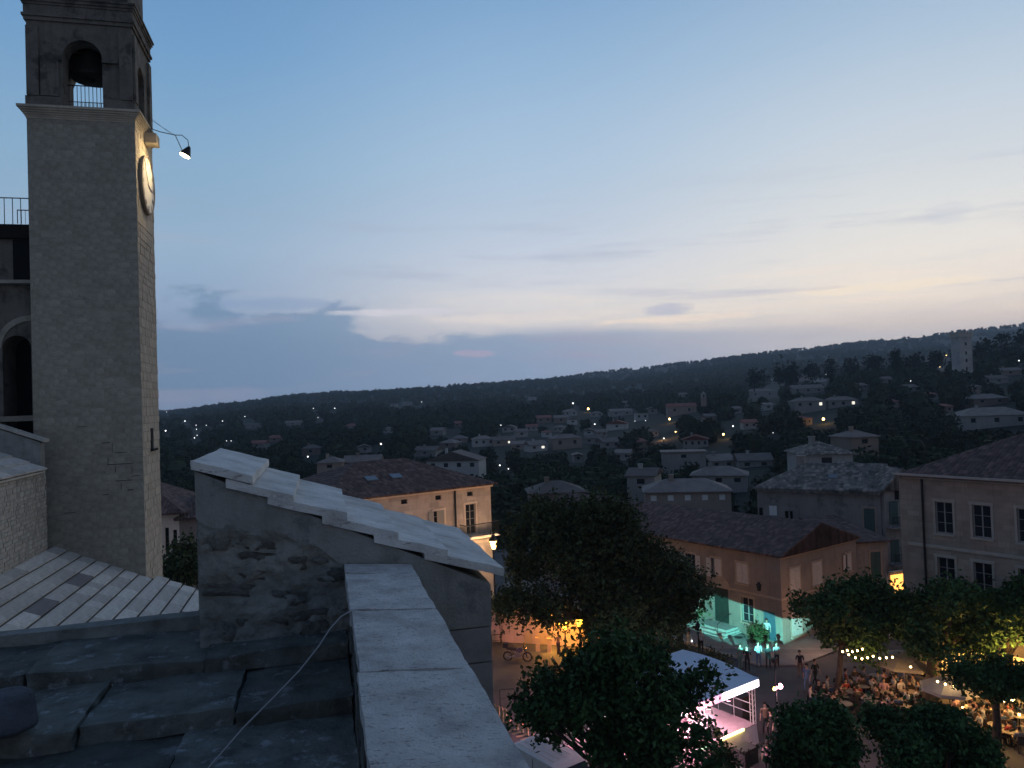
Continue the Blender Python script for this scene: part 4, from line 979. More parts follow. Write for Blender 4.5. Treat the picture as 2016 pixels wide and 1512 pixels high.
for (x, z, w, h) in ((1.95,18.05,.30,.035),(2.25,17.75,.035,.32),(2.28,17.72,.42,.035),(2.05,17.35,.75,.035),(2.3,17.1,.035,.24),(2.78,17.05,.035,.32),(2.32,16.82,.5,.035),(2.45,16.55,.035,.28),(2.62,16.5,.26,.06),(2.8,16.95,.33,.03),(1.9,16.4,.3,.03),(2.1,17.35,.035,.25),(1.2,18.6,.4,.025),(.8,15.9,.5,.025)):
    x += random.uniform(-.03, .03); w *= random.uniform(.7, 1.1); h *= random.uniform(.7, 1.1); m = MB()
    if w > h: m.hexa([(x,-.0115,z),(x+w,-.0115,z+.012),(x+w,-.005,z+.012),(x,-.005,z),(x+.02,-.0115,z+h*.8),(x+w*.8,-.0115,z+h*.6+.012),(x+w*.8,-.005,z+h*.6+.012),(x+.02,-.005,z+h*.8)])
    else: m.hexa([(x,-.0115,z),(x+w*.5,-.0115,z),(x+w*.5,-.005,z),(x,-.005,z),(x+.01,-.0115,z+h),(x+w*.7,-.0115,z+h),(x+w*.7,-.005,z+h),(x+.01,-.005,z+h)])
    m.build('open_joint', mat('open_joint_shadow', (.06,.058,.05), 1, .4, 8), tower)
# cornice: flared, drawn as stacked slabs
m = MB()
for i in range(6):
    e = .02 + .20 * (i / 5) ** 1.3; z = ZS + i * .06; m.box(-e, -e, z, TWX + e, TWY + e, z + .06 if i < 5 else ZC)
m.build('cornice', M['towerside'], tower)
# belfry
def arch_wall(m, x0, x1, z0, z1, ox0, ox1, spring, y0, y1, swap=False, rot=False):
    f = (lambda x, y, z: (x, y, z)) if not rot else (lambda x, y, z: (y, x, z))
    def bx(a, b, c, d):
        p = [f(a,y0,c), f(b,y0,c), f(b,y1,c), f(a,y1,c), f(a,y0,d), f(b,y0,d), f(b,y1,d), f(a,y1,d)]; m.hexa(p)
    bx(x0, ox0, z0, z1); bx(ox1, x1, z0, z1)
    r = (ox1 - ox0) / 2; xc = (ox0 + ox1) / 2; seg = 14
    for i in range(seg):
        a0, a1 = math.pi * i / seg, math.pi * (i + 1) / seg
        pa, pb = (xc + r * math.cos(a1), spring + r * math.sin(a1)), (xc + r * math.cos(a0), spring + r * math.sin(a0))
        m.hexa([f(pa[0],y0,pa[1]), f(pb[0],y0,pb[1]), f(pb[0],y1,pb[1]), f(pa[0],y1,pa[1]), f(pa[0],y0,z1), f(pb[0],y0,z1), f(pb[0],y1,z1), f(pa[0],y1,z1)])
ZT = 31.55
m = MB(); i_ = .03
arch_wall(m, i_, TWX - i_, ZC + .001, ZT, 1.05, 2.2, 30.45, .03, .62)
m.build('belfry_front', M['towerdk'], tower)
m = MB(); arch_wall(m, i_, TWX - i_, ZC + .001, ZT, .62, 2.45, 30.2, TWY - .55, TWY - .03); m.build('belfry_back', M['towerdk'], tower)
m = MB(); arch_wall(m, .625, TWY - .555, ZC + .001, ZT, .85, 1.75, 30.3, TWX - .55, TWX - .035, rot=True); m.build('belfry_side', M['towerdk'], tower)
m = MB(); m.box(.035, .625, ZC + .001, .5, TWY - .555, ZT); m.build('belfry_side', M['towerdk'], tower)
for bb in ((-.02,-.03,ZC+.002,1.0,.029,ZC+.34),(2.25,-.03,ZC+.002,TWX+.02,.029,ZC+.34),(TWX-.029,.03,ZC+.003,TWX+.03,.8,ZC+.34),(TWX-.029,1.8,ZC+.003,TWX+.03,TWY+.03,ZC+.34)):
    m = MB(); m.box(*bb); m.build('plinth', M['towerdk'], tower)
for x0, x1 in ((.03, .38), (2.72, 3.09)):
    m = MB(); m.box(x0, -.06, ZC + .35, x1, .028, ZT - .2); m.build('pilaster', M['towerdk'], tower)
for ya in (.05, TWY - .4):
    m = MB(); m.box(TWX - .029, ya, ZC + .35, TWX + .06, ya + .35, ZT - .2); m.build('pilaster', M['towerdk'], tower)
m = MB(); m.box(.42, -.04, ZC + .36, .95, .028, 30.3); m.build('side_panel', M['towerdk'], tower)
m = MB(); m.box(.95, -.07, 30.3, 1.04, .1, 30.42); m.box(2.21, -.07, 30.3, 2.68, .1, 30.42); m.build('impost', M['towerdk'], tower)
m = MB()
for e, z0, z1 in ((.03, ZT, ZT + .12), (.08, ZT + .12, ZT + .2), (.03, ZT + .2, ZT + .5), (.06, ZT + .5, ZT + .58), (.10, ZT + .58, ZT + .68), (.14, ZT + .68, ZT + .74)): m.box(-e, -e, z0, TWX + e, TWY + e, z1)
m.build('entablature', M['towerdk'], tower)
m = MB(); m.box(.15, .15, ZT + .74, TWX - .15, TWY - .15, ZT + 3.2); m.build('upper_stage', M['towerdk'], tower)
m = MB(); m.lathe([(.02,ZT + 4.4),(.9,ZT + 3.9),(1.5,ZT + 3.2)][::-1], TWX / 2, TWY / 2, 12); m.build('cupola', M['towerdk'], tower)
bell = thing('church_bell', 'large dark bronze bell hanging inside the belfry arch', 'bell', OTW + E1 * 1.62 + E2 * 1.2 + Vector((0, 0, 0)), A14)
m = MB(); zb = 30.22; m.lathe([(.66, zb), (.64, zb + .06), (.54, zb + .2), (.45, zb + .45), (.40, zb + .7), (.28, zb + .86), (.06, zb + .92)], 0, 0, 20); m.build('bell_body', M['copper'], bell, True)
m = MB(); m.box(-.9, -.08, zb + .88, .9, .08, zb + 1.05); m.build('headstock', M['copper'], bell)
m = MB(); m.tube([(0,0,zb + .4), (0,0,zb - .02)], .03, 6); m.ball((0,0,zb - .03), .07); m.build('clapper', M['iron'], bell)
rl = thing('belfry_railing', 'thin iron railing across the belfry opening', 'railing', OTW, A14)
m = MB()
m.box(1.06, .42, 29.68, 2.19, .44, 29.71); m.box(1.06, .42, 29.15, 2.19, .44, 29.17)
for i in range(10): m.box(1.1 + i * .116, .422, ZC, 1.118 + i * .116, .438, 29.68)
for i in range(20): m.box(1.1 + i * .056, .424, ZC, 1.11 + i * .056, .436, 29.15)
m.build('bars', M['iron'], rl)
# clock on the side face
zc = 26.72; yc = 1.28; RC = .92
ck = thing('tower_clock', 'round pale clock face with black hands on the lit tower side', 'clock', OTW, A14)
def cf(x, y, z): return (TWX + .03 + z, yc + x, zc + y)
m = MB(); m.lathe([(RC + .07, 0), (RC + .07, .1), (RC, .12), (RC, 0)], 0, 0, 48, cf); m.build('rim', mat('clock_rim', (.26,.22,.17), .7, .2), ck)
m = MB(); m.lathe([(RC, .01), (RC, .085)], 0, 0, 48, cf); m.build('dial', M['clockf'], ck)
for h in range(12):
    a = math.pi / 6 * h; c, s = math.cos(a), math.sin(a); g = MB()
    nb = {0:2,1:1,2:2,3:3,4:3,5:1,6:2,7:3,8:4,9:2,10:1,11:2}[h]
    for b in range(nb):
        o = (b - (nb - 1) / 2) * .055
        pts = [(o - .012, .70), (o + .012, .70), (o + .012, .88), (o - .012, .88)]
        g.prism([(u * c + v * s, -u * s + v * c) for u, v in pts], .086, .092, cf)
    g.build('numeral', M['iron'], ck)
for ang, ln, wd in ((R(100), .5, .035), (R(48) + math.pi * 1.5, .72, .024)):
    c, s = math.cos(ang), math.sin(ang); g = MB()
    g.prism([(u * c + v * s, -u * s + v * c) for u, v in ((-wd, -.12), (wd, -.12), (wd * .6, ln), (0, ln + .06), (-wd * .6, ln))], .1, .11, cf); g.build('clock_hand', M['iron'], ck)
# small dark slit window
m = MB(); m.box(TWX + .015, 1.15, 17.75, TWX + .035, 1.5, 18.45); m.box(TWX + .035, 1.05, 17.68, TWX + .1, 1.9, 17.75); m.build('slit_window', M['dark'], tower)
# block over the clock
m = MB(); m.box(TWX + .03, 1.2, ZS - .22, TWX + .42, 1.75, ZS + .12); m.build('corbel_block', M['towerside'], tower)
# lamp on a long arm
la = thing('tower_lamp', 'conical lamp on a long curved iron arm lighting the clock', 'lamp', OTW, A14)
def TL(px, py, Y):   # world pixel point to tower local
    p = P(px, py, Y) - OTW; return Vector((p.dot(E1), p.dot(E2), p.z))
a0, a1, a2 = TL(287, 250, 26.0), TL(345, 266, 26.3), TL(372, 292, 26.4); hd = TL(365, 304, 26.4)
m = MB(); m.tube([a0, a0.lerp(a1, .5) - Vector((0,0,.03)), a1, TL(358, 266, 26.35), TL(370, 276, 26.4), a2, hd + Vector((.05,0,.25))], .014, 6); m.tube([a1, TL(360, 299, 26.4)], .014, 6); m.build('arm', M['iron'], la)
m = MB(); m.tube([TL(288, 226, 26.0), TL(337, 264, 26.25)], .006, 5); m.tube([TL(288, 231, 26.0), TL(345, 266, 26.3)], .006, 5); m.build('stay_wire', M['iron'], la)
ax = (TL(355, 312, 26.4) - TL(371, 290, 26.4)).normalized()   # lamp axis: down and back to the wall
ax = Vector((-.45, 0, -.9)).normalized()
qr = ax.to_track_quat('Z', 'Y').to_matrix()
def hf(x, y, z): return tuple(hd - ax * .12 + qr @ Vector((x, y, z)))
m = MB(); m.lathe([(.02,-.2), (.06,-.16), (.2, .14), (.19, .15)], 0, 0, 16, hf); m.build('lamp_shade', M['iron'], la)
m = MB(); m.lathe([(.01,.13), (.18, .155), (.15, .2), (.02, .23)], 0, 0, 16, hf); m.build('lamp_glass', M['e_head'], la)
lp_ = light('clock_light', 'SPOT', hf(0, 0, .3), 150, (1, .72, .36), la, .1, target=(TWX, .9, 27.3), angle=R(110), blend=.8)
light('clock_spill', 'POINT', (TWX + .75, 1.1, ZS - .7), 12, (1, .72, .36), la, .15)

# ================================================================== CHURCH: slab roof, side wall, upper terrace
church = thing('church', 'pale stone church body with slab roofs left of the bell tower', 'church', CRt, A14)
SL = .458
usl = [beveled_box('roof_slab_a', .004, 20 + s, M['slab'], 0, 0) for s in range(4)]
# lower nave roof (x = down slope, y = along strips)
m = MB(); m.hexa([(-2.6,-20,8),(4.2,-20,8),(4.2,.3,8),(-2.6,.3,8),(-2.6,-20,13.69+2.6*SL-.04),(4.2,-20,13.69-4.2*SL-.04),(4.2,.3,13.69-4.2*SL-.04),(-2.6,.3,13.69+2.6*SL-.04)]); m.build('nave_wall', mat('roof_bed_mortar', (.10,.10,.095), .95, .3, 4), church)
x = -2.6; ns = 0; sid = 0
while x < 4.1:
    wd = .405; y = random.uniform(.0, .25) if x < -.1 else random.uniform(.35, .62)
    if x < -.1: y = .0 - .01
    while y > -19:
        l = random.uniform(.45, 1.4); ta = math.atan(SL) - R(4.0)
        o = bpy.data.objects.new('roof_slab', usl[sid % 4]); COL.objects.link(o); o.parent = church; sid += 1
        if random.random() < .035: 
            o.material_slots[0].link = 'OBJECT'; o.material_slots[0].material = M['slabdk']
        o.scale = (wd - .013, l - .004, .05); o.rotation_euler = (random.uniform(-.003, .003), ta + random.uniform(-.01, .01), random.uniform(-.006, .006))
        o.location = (x + wd / 2 - .04, y - l / 2, 13.69 - (x + wd / 2) * SL + .02 + random.uniform(-.0025, .0025)); y -= l
    x += wd
# annex wall and its roof
m = MB(); m.box(-12, -14, 8, -2.62, -.62, 17.28); m.build('side_wall', M['mortar'], church)
unr = [beveled_box('rubble_stone', .05, 40 + s, M['rub'], 1) for s in range(5)]
courses(church, lambda s, n, z: (-2.62 + n, -8 + s, z), 7.38, 14.0, 17.25, .12, .2, unr, M['rub'], .02, 300, .4, gap=.02, name='rubble_stone', order=lambda c: -c[0])
m = MB(); m.box(-2.9, -14, 17.285, -2.5, -1.0, 17.34); m.build('eave_course', M['rub'], church)
x = -2.45
for r_ in range(9):
    y = -1.02
    while y > -9:
        l = random.uniform(.6, 1.2); o = bpy.data.objects.new('roof_slab', usl[sid % 4]); COL.objects.link(o); o.parent = church; sid += 1
        o.scale = (.56, l - .02, .05); o.rotation_euler = (0, math.atan(SL) - R(4), random.uniform(-.01, .01)); o.location = (x - .25, y - l / 2, 17.40 + r_ * .45 * SL + .1); y -= l
    x -= .45
m = MB(); m.hexa([(-7.5,-14,17.29),(-2.6,-14,17.29),(-2.6,-1,17.29),(-7.5,-1,17.29),(-7.5,-14,17.3+5*SL*.97),(-2.6,-14,17.32),(-2.6,-1,17.32),(-7.5,-1,17.3+5*SL*.97)]); m.build('roof_bed', M['mortar'], church)
# stepped gable parapet against the tower
m = MB(); m.hexa([(-8,-1.0,17.29),(-2.62,-1.0,17.29),(-2.62,-.62,17.29),(-8,-.62,17.29),(-8,-1.0,20.4),(-2.62,-1.0,18.2),(-2.62,-.62,18.2),(-8,-.62,20.4)]); m.build('gable_parapet', M['plaster'], church)
m = MB(); m.hexa([(-8,-1.05,20.4),(-2.5,-1.05,18.2),(-2.5,-.58,18.2),(-8,-.58,20.4),(-8,-1.05,20.48),(-2.5,-1.05,18.28),(-2.5,-.58,18.28),(-8,-.58,20.48)]); m.build('parapet_coping', M['rub'], church)
# high wall with arch and roof terrace
m = MB(); arch_wall(m, -11, -3.13, 12, 25.1, -4.22, -3.4, 21.2, .8, 1.9)
hw = m.build('high_wall', M['towerdk'], church)
m = MB(); arch_ring(m, lambda s, n, z: (s, .8 - n, z), -3.35, 21.2, .88, 1.06, .003, .05, 12); m.build('arch_ring', M['tower'], church)
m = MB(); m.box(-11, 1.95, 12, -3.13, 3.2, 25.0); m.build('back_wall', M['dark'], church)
m = MB(); m.box(-11.1, .6, 24.72, -3.14, 2.1, 25.16); m.build('terrace_cornice', M['moss'], church)
m = MB(); m.box(-3.85, .76, 23.4, -3.14, .797, 24.7); m.build('blind_window', M['dark'], church)
for bb in ((-11,.5,23.25,-3.14,.796,23.36),(-11,.45,18.85,-3.14,.796,19.02)):
    m = MB(); m.box(*bb); m.build('ledge', M['tower'], church)
tr = thing('terrace_railing', 'thin iron railing on the roof terrace left of the tower', 'railing', CRt, A14)
m = MB(); m.box(-9, .72, 26.02, -3.14, .745, 26.05)
for i in range(26): m.box(-9 + i * .235, .722, 25.16, -8.982 + i * .235, .742, 26.03)
m.box(-3.62, .5, 25.16, -3.6, .52, 25.6); m.box(-3.62, .5, 25.58, -3.14, .52, 25.61)
for i in range(4): m.box(-3.5 + i * .11, .505, 25.16, -3.49 + i * .11, .515, 25.6)
m.tube([(-4.2,.5,25.16),(-4.2,.5,25.6),(-4.5,.5,25.75)], .015, 6)
m.build('bars', M['iron'], tr)

# ================================================================== NEAR GABLE WALL, PARAPET, NEAR ROOF
L0 = Vector((-2.02, 4.82, 0))
gw = thing('gable_wall', 'rough stone gable wall capped by stepped pale slabs', 'wall', L0, A14)
def NL(px, py):   # front face plane coordinates (s, z)
    d = ray(px, py); t = (L0 - CAM).dot(E2) / d.dot(E2); p = CAM + d * t; return (p - L0).dot(E1), p.z
s_end = NL(964, 1130)[0]; z_l = 18.68; z_r = 17.80
def ztop(s): return z_l + (z_r - z_l) * s / s_end
m = MB(); TH = 1.42
m.prism([(0, 16.0), (s_end, 10.0), (s_end, ztop(s_end) - .06), (0, ztop(0) - .06)], .012, TH, lambda u, v, w: (u, w, v)); m.build('wall_core', M['mortdk'], gw)
par_s0, _ = NL(677, 1097); par_s1, _ = NL(808, 1110)
# render band under the coping
m = MB(); N_ = 48
def lowl(s):
    v = ztop(s) - .06 - (.30 - .10 * min(1, s / .7) + .03 * math.sin(s * 9) + .018 * math.sin(s * 23))
    return v if s < par_s1 - .12 else 17.455
lowline = [lowl(s_end * i / N_) for i in range(N_ + 1)]
pts = [(s_end * i / N_, lowline[i]) for i in range(N_ + 1)] + [(s_end * i / N_, ztop(s_end * i / N_) - .061) for i in range(N_, -1, -1)]
for i in range(N_):
    a, b = pts[i], pts[i + 1]; ta, tb = pts[2 * N_ + 1 - i], pts[2 * N_ - i]
    m.hexa([(a[0],-.012,a[1]),(b[0],-.012,b[1]),(b[0],.02,b[1]),(a[0],.02,a[1]),(ta[0],-.022,ta[1]),(tb[0],-.022,tb[1]),(tb[0],.02,tb[1]),(ta[0],.02,ta[1])])
m.build('render_band', M['plaster'], gw)
# rubble stones left part
def rock(name, seed, m_, amp=.10):
    bm = bmesh.new(); bmesh.ops.create_cube(bm, size=1); bmesh.ops.subdivide_edges(bm, edges=bm.edges[:], cuts=5, use_grid_fill=True)
    off = Vector((seed * 7.3, seed * 3.1, 0))
    for v in bm.verts:
        c = v.co.copy(); q = max(abs(c.x), abs(c.y), abs(c.z)); sph = c.normalized() * .56
        v.co = c.lerp(sph, .22)
        v.co += v.co.normalized() * amp * (mnoise.noise(c * 2.4 + off) + .6 * mnoise.noise(c * 6 + off))
    me = bpy.data.meshes.new(name); bm.to_mesh(me); bm.free(); me.materials.append(m_); me.polygons.foreach_set('use_smooth', [True] * len(me.polygons)); return me
rocks = [rock('rough_stone', s, M['rubdk'], .24) for s in range(8)]
z = 17.15; rows_ = []
while z < 18.6:
    h = random.uniform(.06, .15); s = .02
    while s < par_s0 + .02:
        l = random.uniform(.09, .34); sm = s + l / 2
        if z + h * .3 < lowl(sm) and sm < s_end:
            o = bpy.data.objects.new('rough_stone', random.choice(rocks)); COL.objects.link(o); o.parent = gw
            o.scale = (l * random.uniform(.8, 1.02), .11, h * random.uniform(.7, 1.15)); o.location = (sm, .056 + random.uniform(-.03, .03), z + h / 2 + random.uniform(-.035, .035)); o.rotation_euler = (random.uniform(-.15, .15), random.uniform(-.25, .25), random.uniform(-.12, .12))
        s += l
    z += h
gx, gz = 90, 100; vs, fs = [], []
for i in range(gx + 1):
    for j_ in range(gz + 1):
        s_ = (par_s0 + .03) * i / gx; zb_ = 16.7; zt_ = lowl(s_) + .02; z_ = zb_ + (zt_ - zb_) * j_ / gz; p_ = Vector((s_ * 5, z_ * 7, 3.3))
        y_ = -.004 + .030 * mnoise.noise(p_) + .016 * mnoise.noise(p_ * 2.7) + .007 * mnoise.noise(p_ * 7)
        y_ = y_ if j_ < gz - 2 else min(y_, .0) - .004
        if i == 0: y_ = max(y_, .004)
        vs.append((s_ + (.004 if i == 0 else 0), y_, z_))
for i in range(gx):
    for j_ in range(gz): a_ = i * (gz + 1) + j_; fs.append((a_, a_ + gz + 1, a_ + gz + 2, a_ + 1))
me = bpy.data.meshes.new('weathered_mortar'); me.from_pydata(vs, [], fs); me.polygons.foreach_set('use_smooth', [True] * len(fs)); link('weathered_mortar', me, M['mortdk'], gw)
# left end stones (side reads as rough edge) and ashlar on the right / outside
uas = [beveled_box('ashlar_block', .003, 60 + s, M['ashlar'], 0, .1) for s in range(3)]
zr = 17.45; r_ = 0
for hh in (.24, .27, .3, .28, .3, .3, .3, .3, .3, .3, .3, .3):
    zz1 = zr; zr -= hh; s = par_s0 + .25 - (.2 if r_ % 2 else 0); r_ += 1
    while s < s_end - .01:
        l = random.choice((.36, .5, .44)); b = min(s_end, s + l)
        if s_end - b < .15: b = s_end
        o = bpy.data.objects.new('ashlar_block', random.choice(uas)); COL.objects.link(o); o.parent = gw
        o.scale = (b - s - .006, .05, hh - .008); o.location = ((s + b) / 2, .014 + random.uniform(-.002, .002), zr + hh / 2); s = b
# stepped coping slabs: front right-top corners from the photo
corn = [NL(*c) for c in ((499, 934), (578, 972), (683, 1009), (783, 1046), (880, 1081), (989, 1116))]
prev = NL(384, 899); ps, pz = prev
EDGE = .006; RGH = 1.0
def slabmesh(name, s0, z0, s1, z1, th, y0, y1, m_, seed, cuts=10):
    """slab with uneven cleft surface; top runs from (s0,z0) to (s1,z1)"""
    rr = random.Random(seed); bm = bmesh.new(); bmesh.ops.create_cube(bm, size=1)
    bmesh.ops.subdivide_edges(bm, edges=bm.edges[:], cuts=cuts, use_grid_fill=True); off = Vector((seed * 3.7, seed * 1.9, 0))
    for v in bm.verts:
        u, w, t = v.co.x + .5, v.co.y + .5, v.co.z + .5
        s = s0 + (s1 - s0) * u; y = y0 + (y1 - y0) * w
        n = mnoise.noise(Vector((s * 3, y * 3, 0)) + off); n2 = mnoise.noise(Vector((s * 9, y * 14, 0)) + off)
        if t > .99: zz = z0 + (z1 - z0) * u + .010 * n * RGH + .004 * n2 * RGH
        else: zz = z0 + (z1 - z0) * u - th * (1 - t) + .006 * n
        ed = (u < .01 or u > .99 or w < .01 or w > .99)
        if ed: s += EDGE * mnoise.noise(Vector((y * 8, zz * 20, 1)) + off); y += (1.3 * EDGE if w < .01 else 3 * EDGE) * mnoise.noise(Vector((s * 7, zz * 9, 2)) + off) if (w < .01 or w > .99) else 0
        v.co = (s, y, zz)
    me = bpy.data.meshes.new(name); bm.to_mesh(me); bm.free(); me.materials.append(m_); return me
for i, (cs, cz) in enumerate(corn):
    s0 = ps - (.16 if i else 0.02); ln = cs - s0; z1 = cz; z0 = z1 + ln * .30
    yb = (1.42, 1.40, 1.44, 1.5, 1.56, 1.75)[i]
    splits = [-.045, yb] if i in (0, 1) else [-.045, .75 + .1 * (i % 3), yb]
    for a, b in zip(splits, splits[1:]):
        link('coping_slab', slabmesh('coping_slab', s0, z0, cs, z1, .055, a, b - .004, M['coping'], i * 3 + int(b * 10)), None, gw)
    ps, pz = cs, cz
EDGE = .006; RGH = .8
# parapet with limestone coping, running back past the camera
pp = thing('parapet', 'low parapet with broad pitted limestone coping running toward the camera', 'parapet', L0, A14)
ZP = 17.96
m = MB(); m.box(par_s0 + .03, -9, 10, par_s1 - .02, -.02, ZP - .09); m.build('parapet_core', M['mortdk'], pp)
for i, (a, b) in enumerate(((-.32, -.03), (-1.2, -.32), (-2.12, -1.2), (-3.1, -2.12), (-4.2, -3.1), (-5.4, -4.2), (-6.6, -5.4), (-8, -6.6))):
    w1 = par_s1 + (.0, .0, .005, .01, .01, .0, .0, 0)[i]
    me = slabmesh('coping_slab', par_s0 + random.uniform(-.008, .008), ZP + .004, w1, ZP - .035, .085, a + .004, b - .004, M['cop2'], 70 + i, 14)
    link('coping_slab', me, None, pp)
unp = [beveled_box('parapet_stone', .04, 80 + s, M['rubdk'], 1) for s in range(4)]
courses(pp, lambda s, n, z: (par_s0 + .03 - n, -s - .03, z), 5.0, 17.3, ZP - .1, .12, .24, unp, M['rubdk'], .015, 200, .3, gap=.02, name='rough_stone')
EDGE = .014; RGH = 1.5
# near roof of big weathered slabs
nr = thing('slab_roof', 'dark weathered stone slab roof in the near left foreground', 'roof', L0, A14)
m = MB(); m.box(-4.5, -6, 12, par_s0 + .02, .42, 16.9); m.build('roof_bed', M['moss'], nr)
crs = [(-.22, .42, 17.52, (-4, -2.35, -.9, .06, .9)), (-.86, -.22, 17.42, (-4, -2.1, -1.62, -.45, .3, .9)), (-1.5, -.86, 17.33, (-4, -1.9, -.78, .05, .9)), (-2.2, -1.5, 17.24, (-4, -1.5, -.62, .25, .9)), (-3.0, -2.2, 17.16, (-4, -1.2, -.3, .9)), (-3.8, -3.0, 17.08, (-4, -1, 0, .9))]
for i, (a, b, zt, js) in enumerate(crs):
    for q, (x0, x1) in enumerate(zip(js, js[1:])):
        tl = random.uniform(-.012, .012)
        if x1 >= .9: x1 = par_s0 + .01
        me = slabmesh('roof_slab', x0 + .006, zt + tl, x1 - .006, zt - tl + random.uniform(-.01, .01), .10, a - .03 + random.uniform(-.05, .03), b + .02, M['nslab'], 100 + i * 9 + q, 12)
        link('roof_slab', me, None, nr)
me = slabmesh('edge_curb', -4.4, 17.57, .02, 17.60, .14, .43, .56, M['mortdk'], 150, 12); link('edge_curb', me, None, nr)
tl_ = thing('ridge_tile', 'rounded old ridge tile lying at the left edge of the dark slab roof', 'tile', P(14, 1425, 3.75), A14)
m = MB(); m.lathe([(.13,-.02),(.13,.0),(.115,.13),(.09,.15),(.02,.155)], 0, 0, 20); m.build('tile_body', M['terracotta'], tl_, True)
cb = MB(); a = P(691, 1203, 3.85); 
cpts = [P(700, 1201, 3.9), a, P(672, 1214, 3.85), P(650, 1238, 3.8), P(628, 1272, 3.72), P(590, 1320, 3.6), P(540, 1372, 3.5), P(480, 1432, 3.4), P(408, 1515, 3.3), P(350, 1570, 3.2)]
cb.tube(cpts, .0042, 6); o = cb.build('cable', M['cable'], None, True); tag(o, 'thin grey cable drooping from the parapet over the dark slabs', 'cable')

# ================================================================== SQUARE: trees
def lobes_px(lst, Y, base, dj=1.6, fl=.85, seed=0):
    rr = random.Random(seed); out = []
    for px, py, r in lst:
        y = Y + rr.uniform(-dj, dj); p = P(px, py, y) - Vector(base); q = r / FPX * Y
        out.append((tuple(p), (q, q * 1.05, q * fl)))
    return out
def ptree(name, label, basepx, Y, lst, n, leaf, m, tr, seed, hfork=2.4, group=None, dj=1.6, spread=.22, base=None):
    b = base or G(*basepx); b = Vector((b.x, b.y, 0)); lob = lobes_px(lst, Y, b, dj, seed=seed)
    c = sum((Vector(l[0]) for l in lob), Vector()) / len(lob)
    fork = Vector((c.x * .45, c.y * .45, hfork))
    return tree(name, label, b, lob, n, leaf, m, [((0,0,-.1), tr * 1.25), (tuple(fork * .5 + Vector((.08,0,0))), tr), (tuple(fork), tr * .85)], group=group, seed=seed, clump=12, spread=spread)
ptree('broad_tree', 'largest dark round tree in the square, before the ochre house', (1168,1290), 54,
      [(1180,1030,72),(1095,1050,66),(1040,1120,58),(1130,1120,95),(1225,1070,66),(1200,1150,80),(1020,1195,42),(1060,1180,50),(1255,1130,60),(1245,1215,55),(1195,1215,50),(1150,1020,60),(1215,1010,45),(1060,1020,40),(1020,1060,40),(1240,1020,30),(1120,1205,30),(1075,1205,24),(1160,1240,26)], 34000, .17, M['leafA'], .32, 11, 3.2, spread=.32)
ptree('broad_tree', 'dark spreading tree between the largest tree and the teal lit wall', (1345,1292), 54.5,
      [(1310,1130,52),(1345,1175,48),(1290,1190,55),(1375,1165,24),(1275,1105,42),(1270,1240,38),(1310,1220,40),(1330,1120,34)], 15000, .16, M['leafA'], .2, 12, 2.6, spread=.3)
ptree('plane_tree', 'leafy plane tree in front of the stage above the white van', (1240,1512), 33,
      [(1205,1295,52),(1135,1320,50),(1262,1305,50),(1310,1350,55),(1085,1365,48),(1150,1390,75),(1235,1395,85),(1305,1400,50),(1358,1352,32),(1045,1395,30),(1110,1425,40),(1200,1460,45),(1275,1475,58),(1345,1470,38),(1385,1440,22),(1395,1335,22),(1395,1500,26),(1060,1425,24),(1180,1290,30),(1290,1500,50)], 24000, .14, M['leafC'], .3, 13, 2.6, base=Vector((4.9,33.5,0)), dj=1.4, spread=.17)
ptree('plane_tree', 'plane tree with bent trunk beside the ochre house gable', (1643,1380), 46,
      [(1612,1205,38),(1580,1200,18),(1700,1172,44),(1660,1225,40),(1745,1192,42),(1720,1245,42),(1768,1225,34),(1690,1275,26),(1665,1180,30),(1640,1250,22)], 18000, .14, M['leafB'], .16, 14, 3.6)
ptree('plane_tree', 'thick trunked plane tree right of the festoon lights', (1828,1400), 44,
      [(1830,1188,38),(1885,1182,40),(1850,1225,46),(1915,1215,32),(1800,1240,36),(1835,1262,36),(1875,1255,24),(1795,1200,22),(1935,1188,26)], 17000, .14, M['leafB'], .42, 15, 3.4)
ptree('plane_tree', 'plane tree crown at the right edge before the ashlar facade', (1990,1390), 43,
      [(1975,1198,36),(2012,1185,38),(1985,1228,28),(1935,1242,32),(2035,1205,36),(1925,1262,26)], 13000, .14, M['leafB'], .28, 16, 3.4)
ptree('plane_tree', 'low plane tree crown over the café tables at the right edge', (1960,1470), 38,
      [(1925,1325,34),(1975,1335,38),(2015,1330,34),(1890,1325,24),(1950,1350,26),(2030,1360,34)], 9000, .12, M['leafB'], .2, 17, 2.8)
ptree('plane_tree', 'nearest plane tree crown at the bottom edge right of the stage', (1620,1580), 32,
      [(1590,1435,46),(1565,1485,42),(1630,1420,38),(1640,1475,52),(1560,1520,34),(1610,1520,50),], 17000, .115, M['leafC'], .25, 18, 2.4, base=Vector((13.4,31.5,0)), spread=.17)
ptree('plane_tree', 'wide plane tree crown at the bottom right below the café people', (1820,1600), 32,
      [(1750,1425,36),(1810,1430,44),(1870,1435,42),(1915,1470,36),(1780,1480,48),(1850,1490,52),(1925,1515,34),(1820,1520,40)], 24000, .115, M['leafC'], .25, 19, 2.4, base=Vector((17.5,31.5,0)), spread=.17)
b_ = P(352, 1120, 45); tree('leafy_tree', 'dark leafy tree between the bell tower and the gable wall', (b_.x, b_.y, 0), lobes_px([(350,1110,26),(365,1085,20),(335,1125,16),(375,1120,24)], 45, (b_.x, b_.y, 0)), 3500, .14, M['leafA'], [((0,0,0), .2), ((0,0,6), .12)], seed=33)
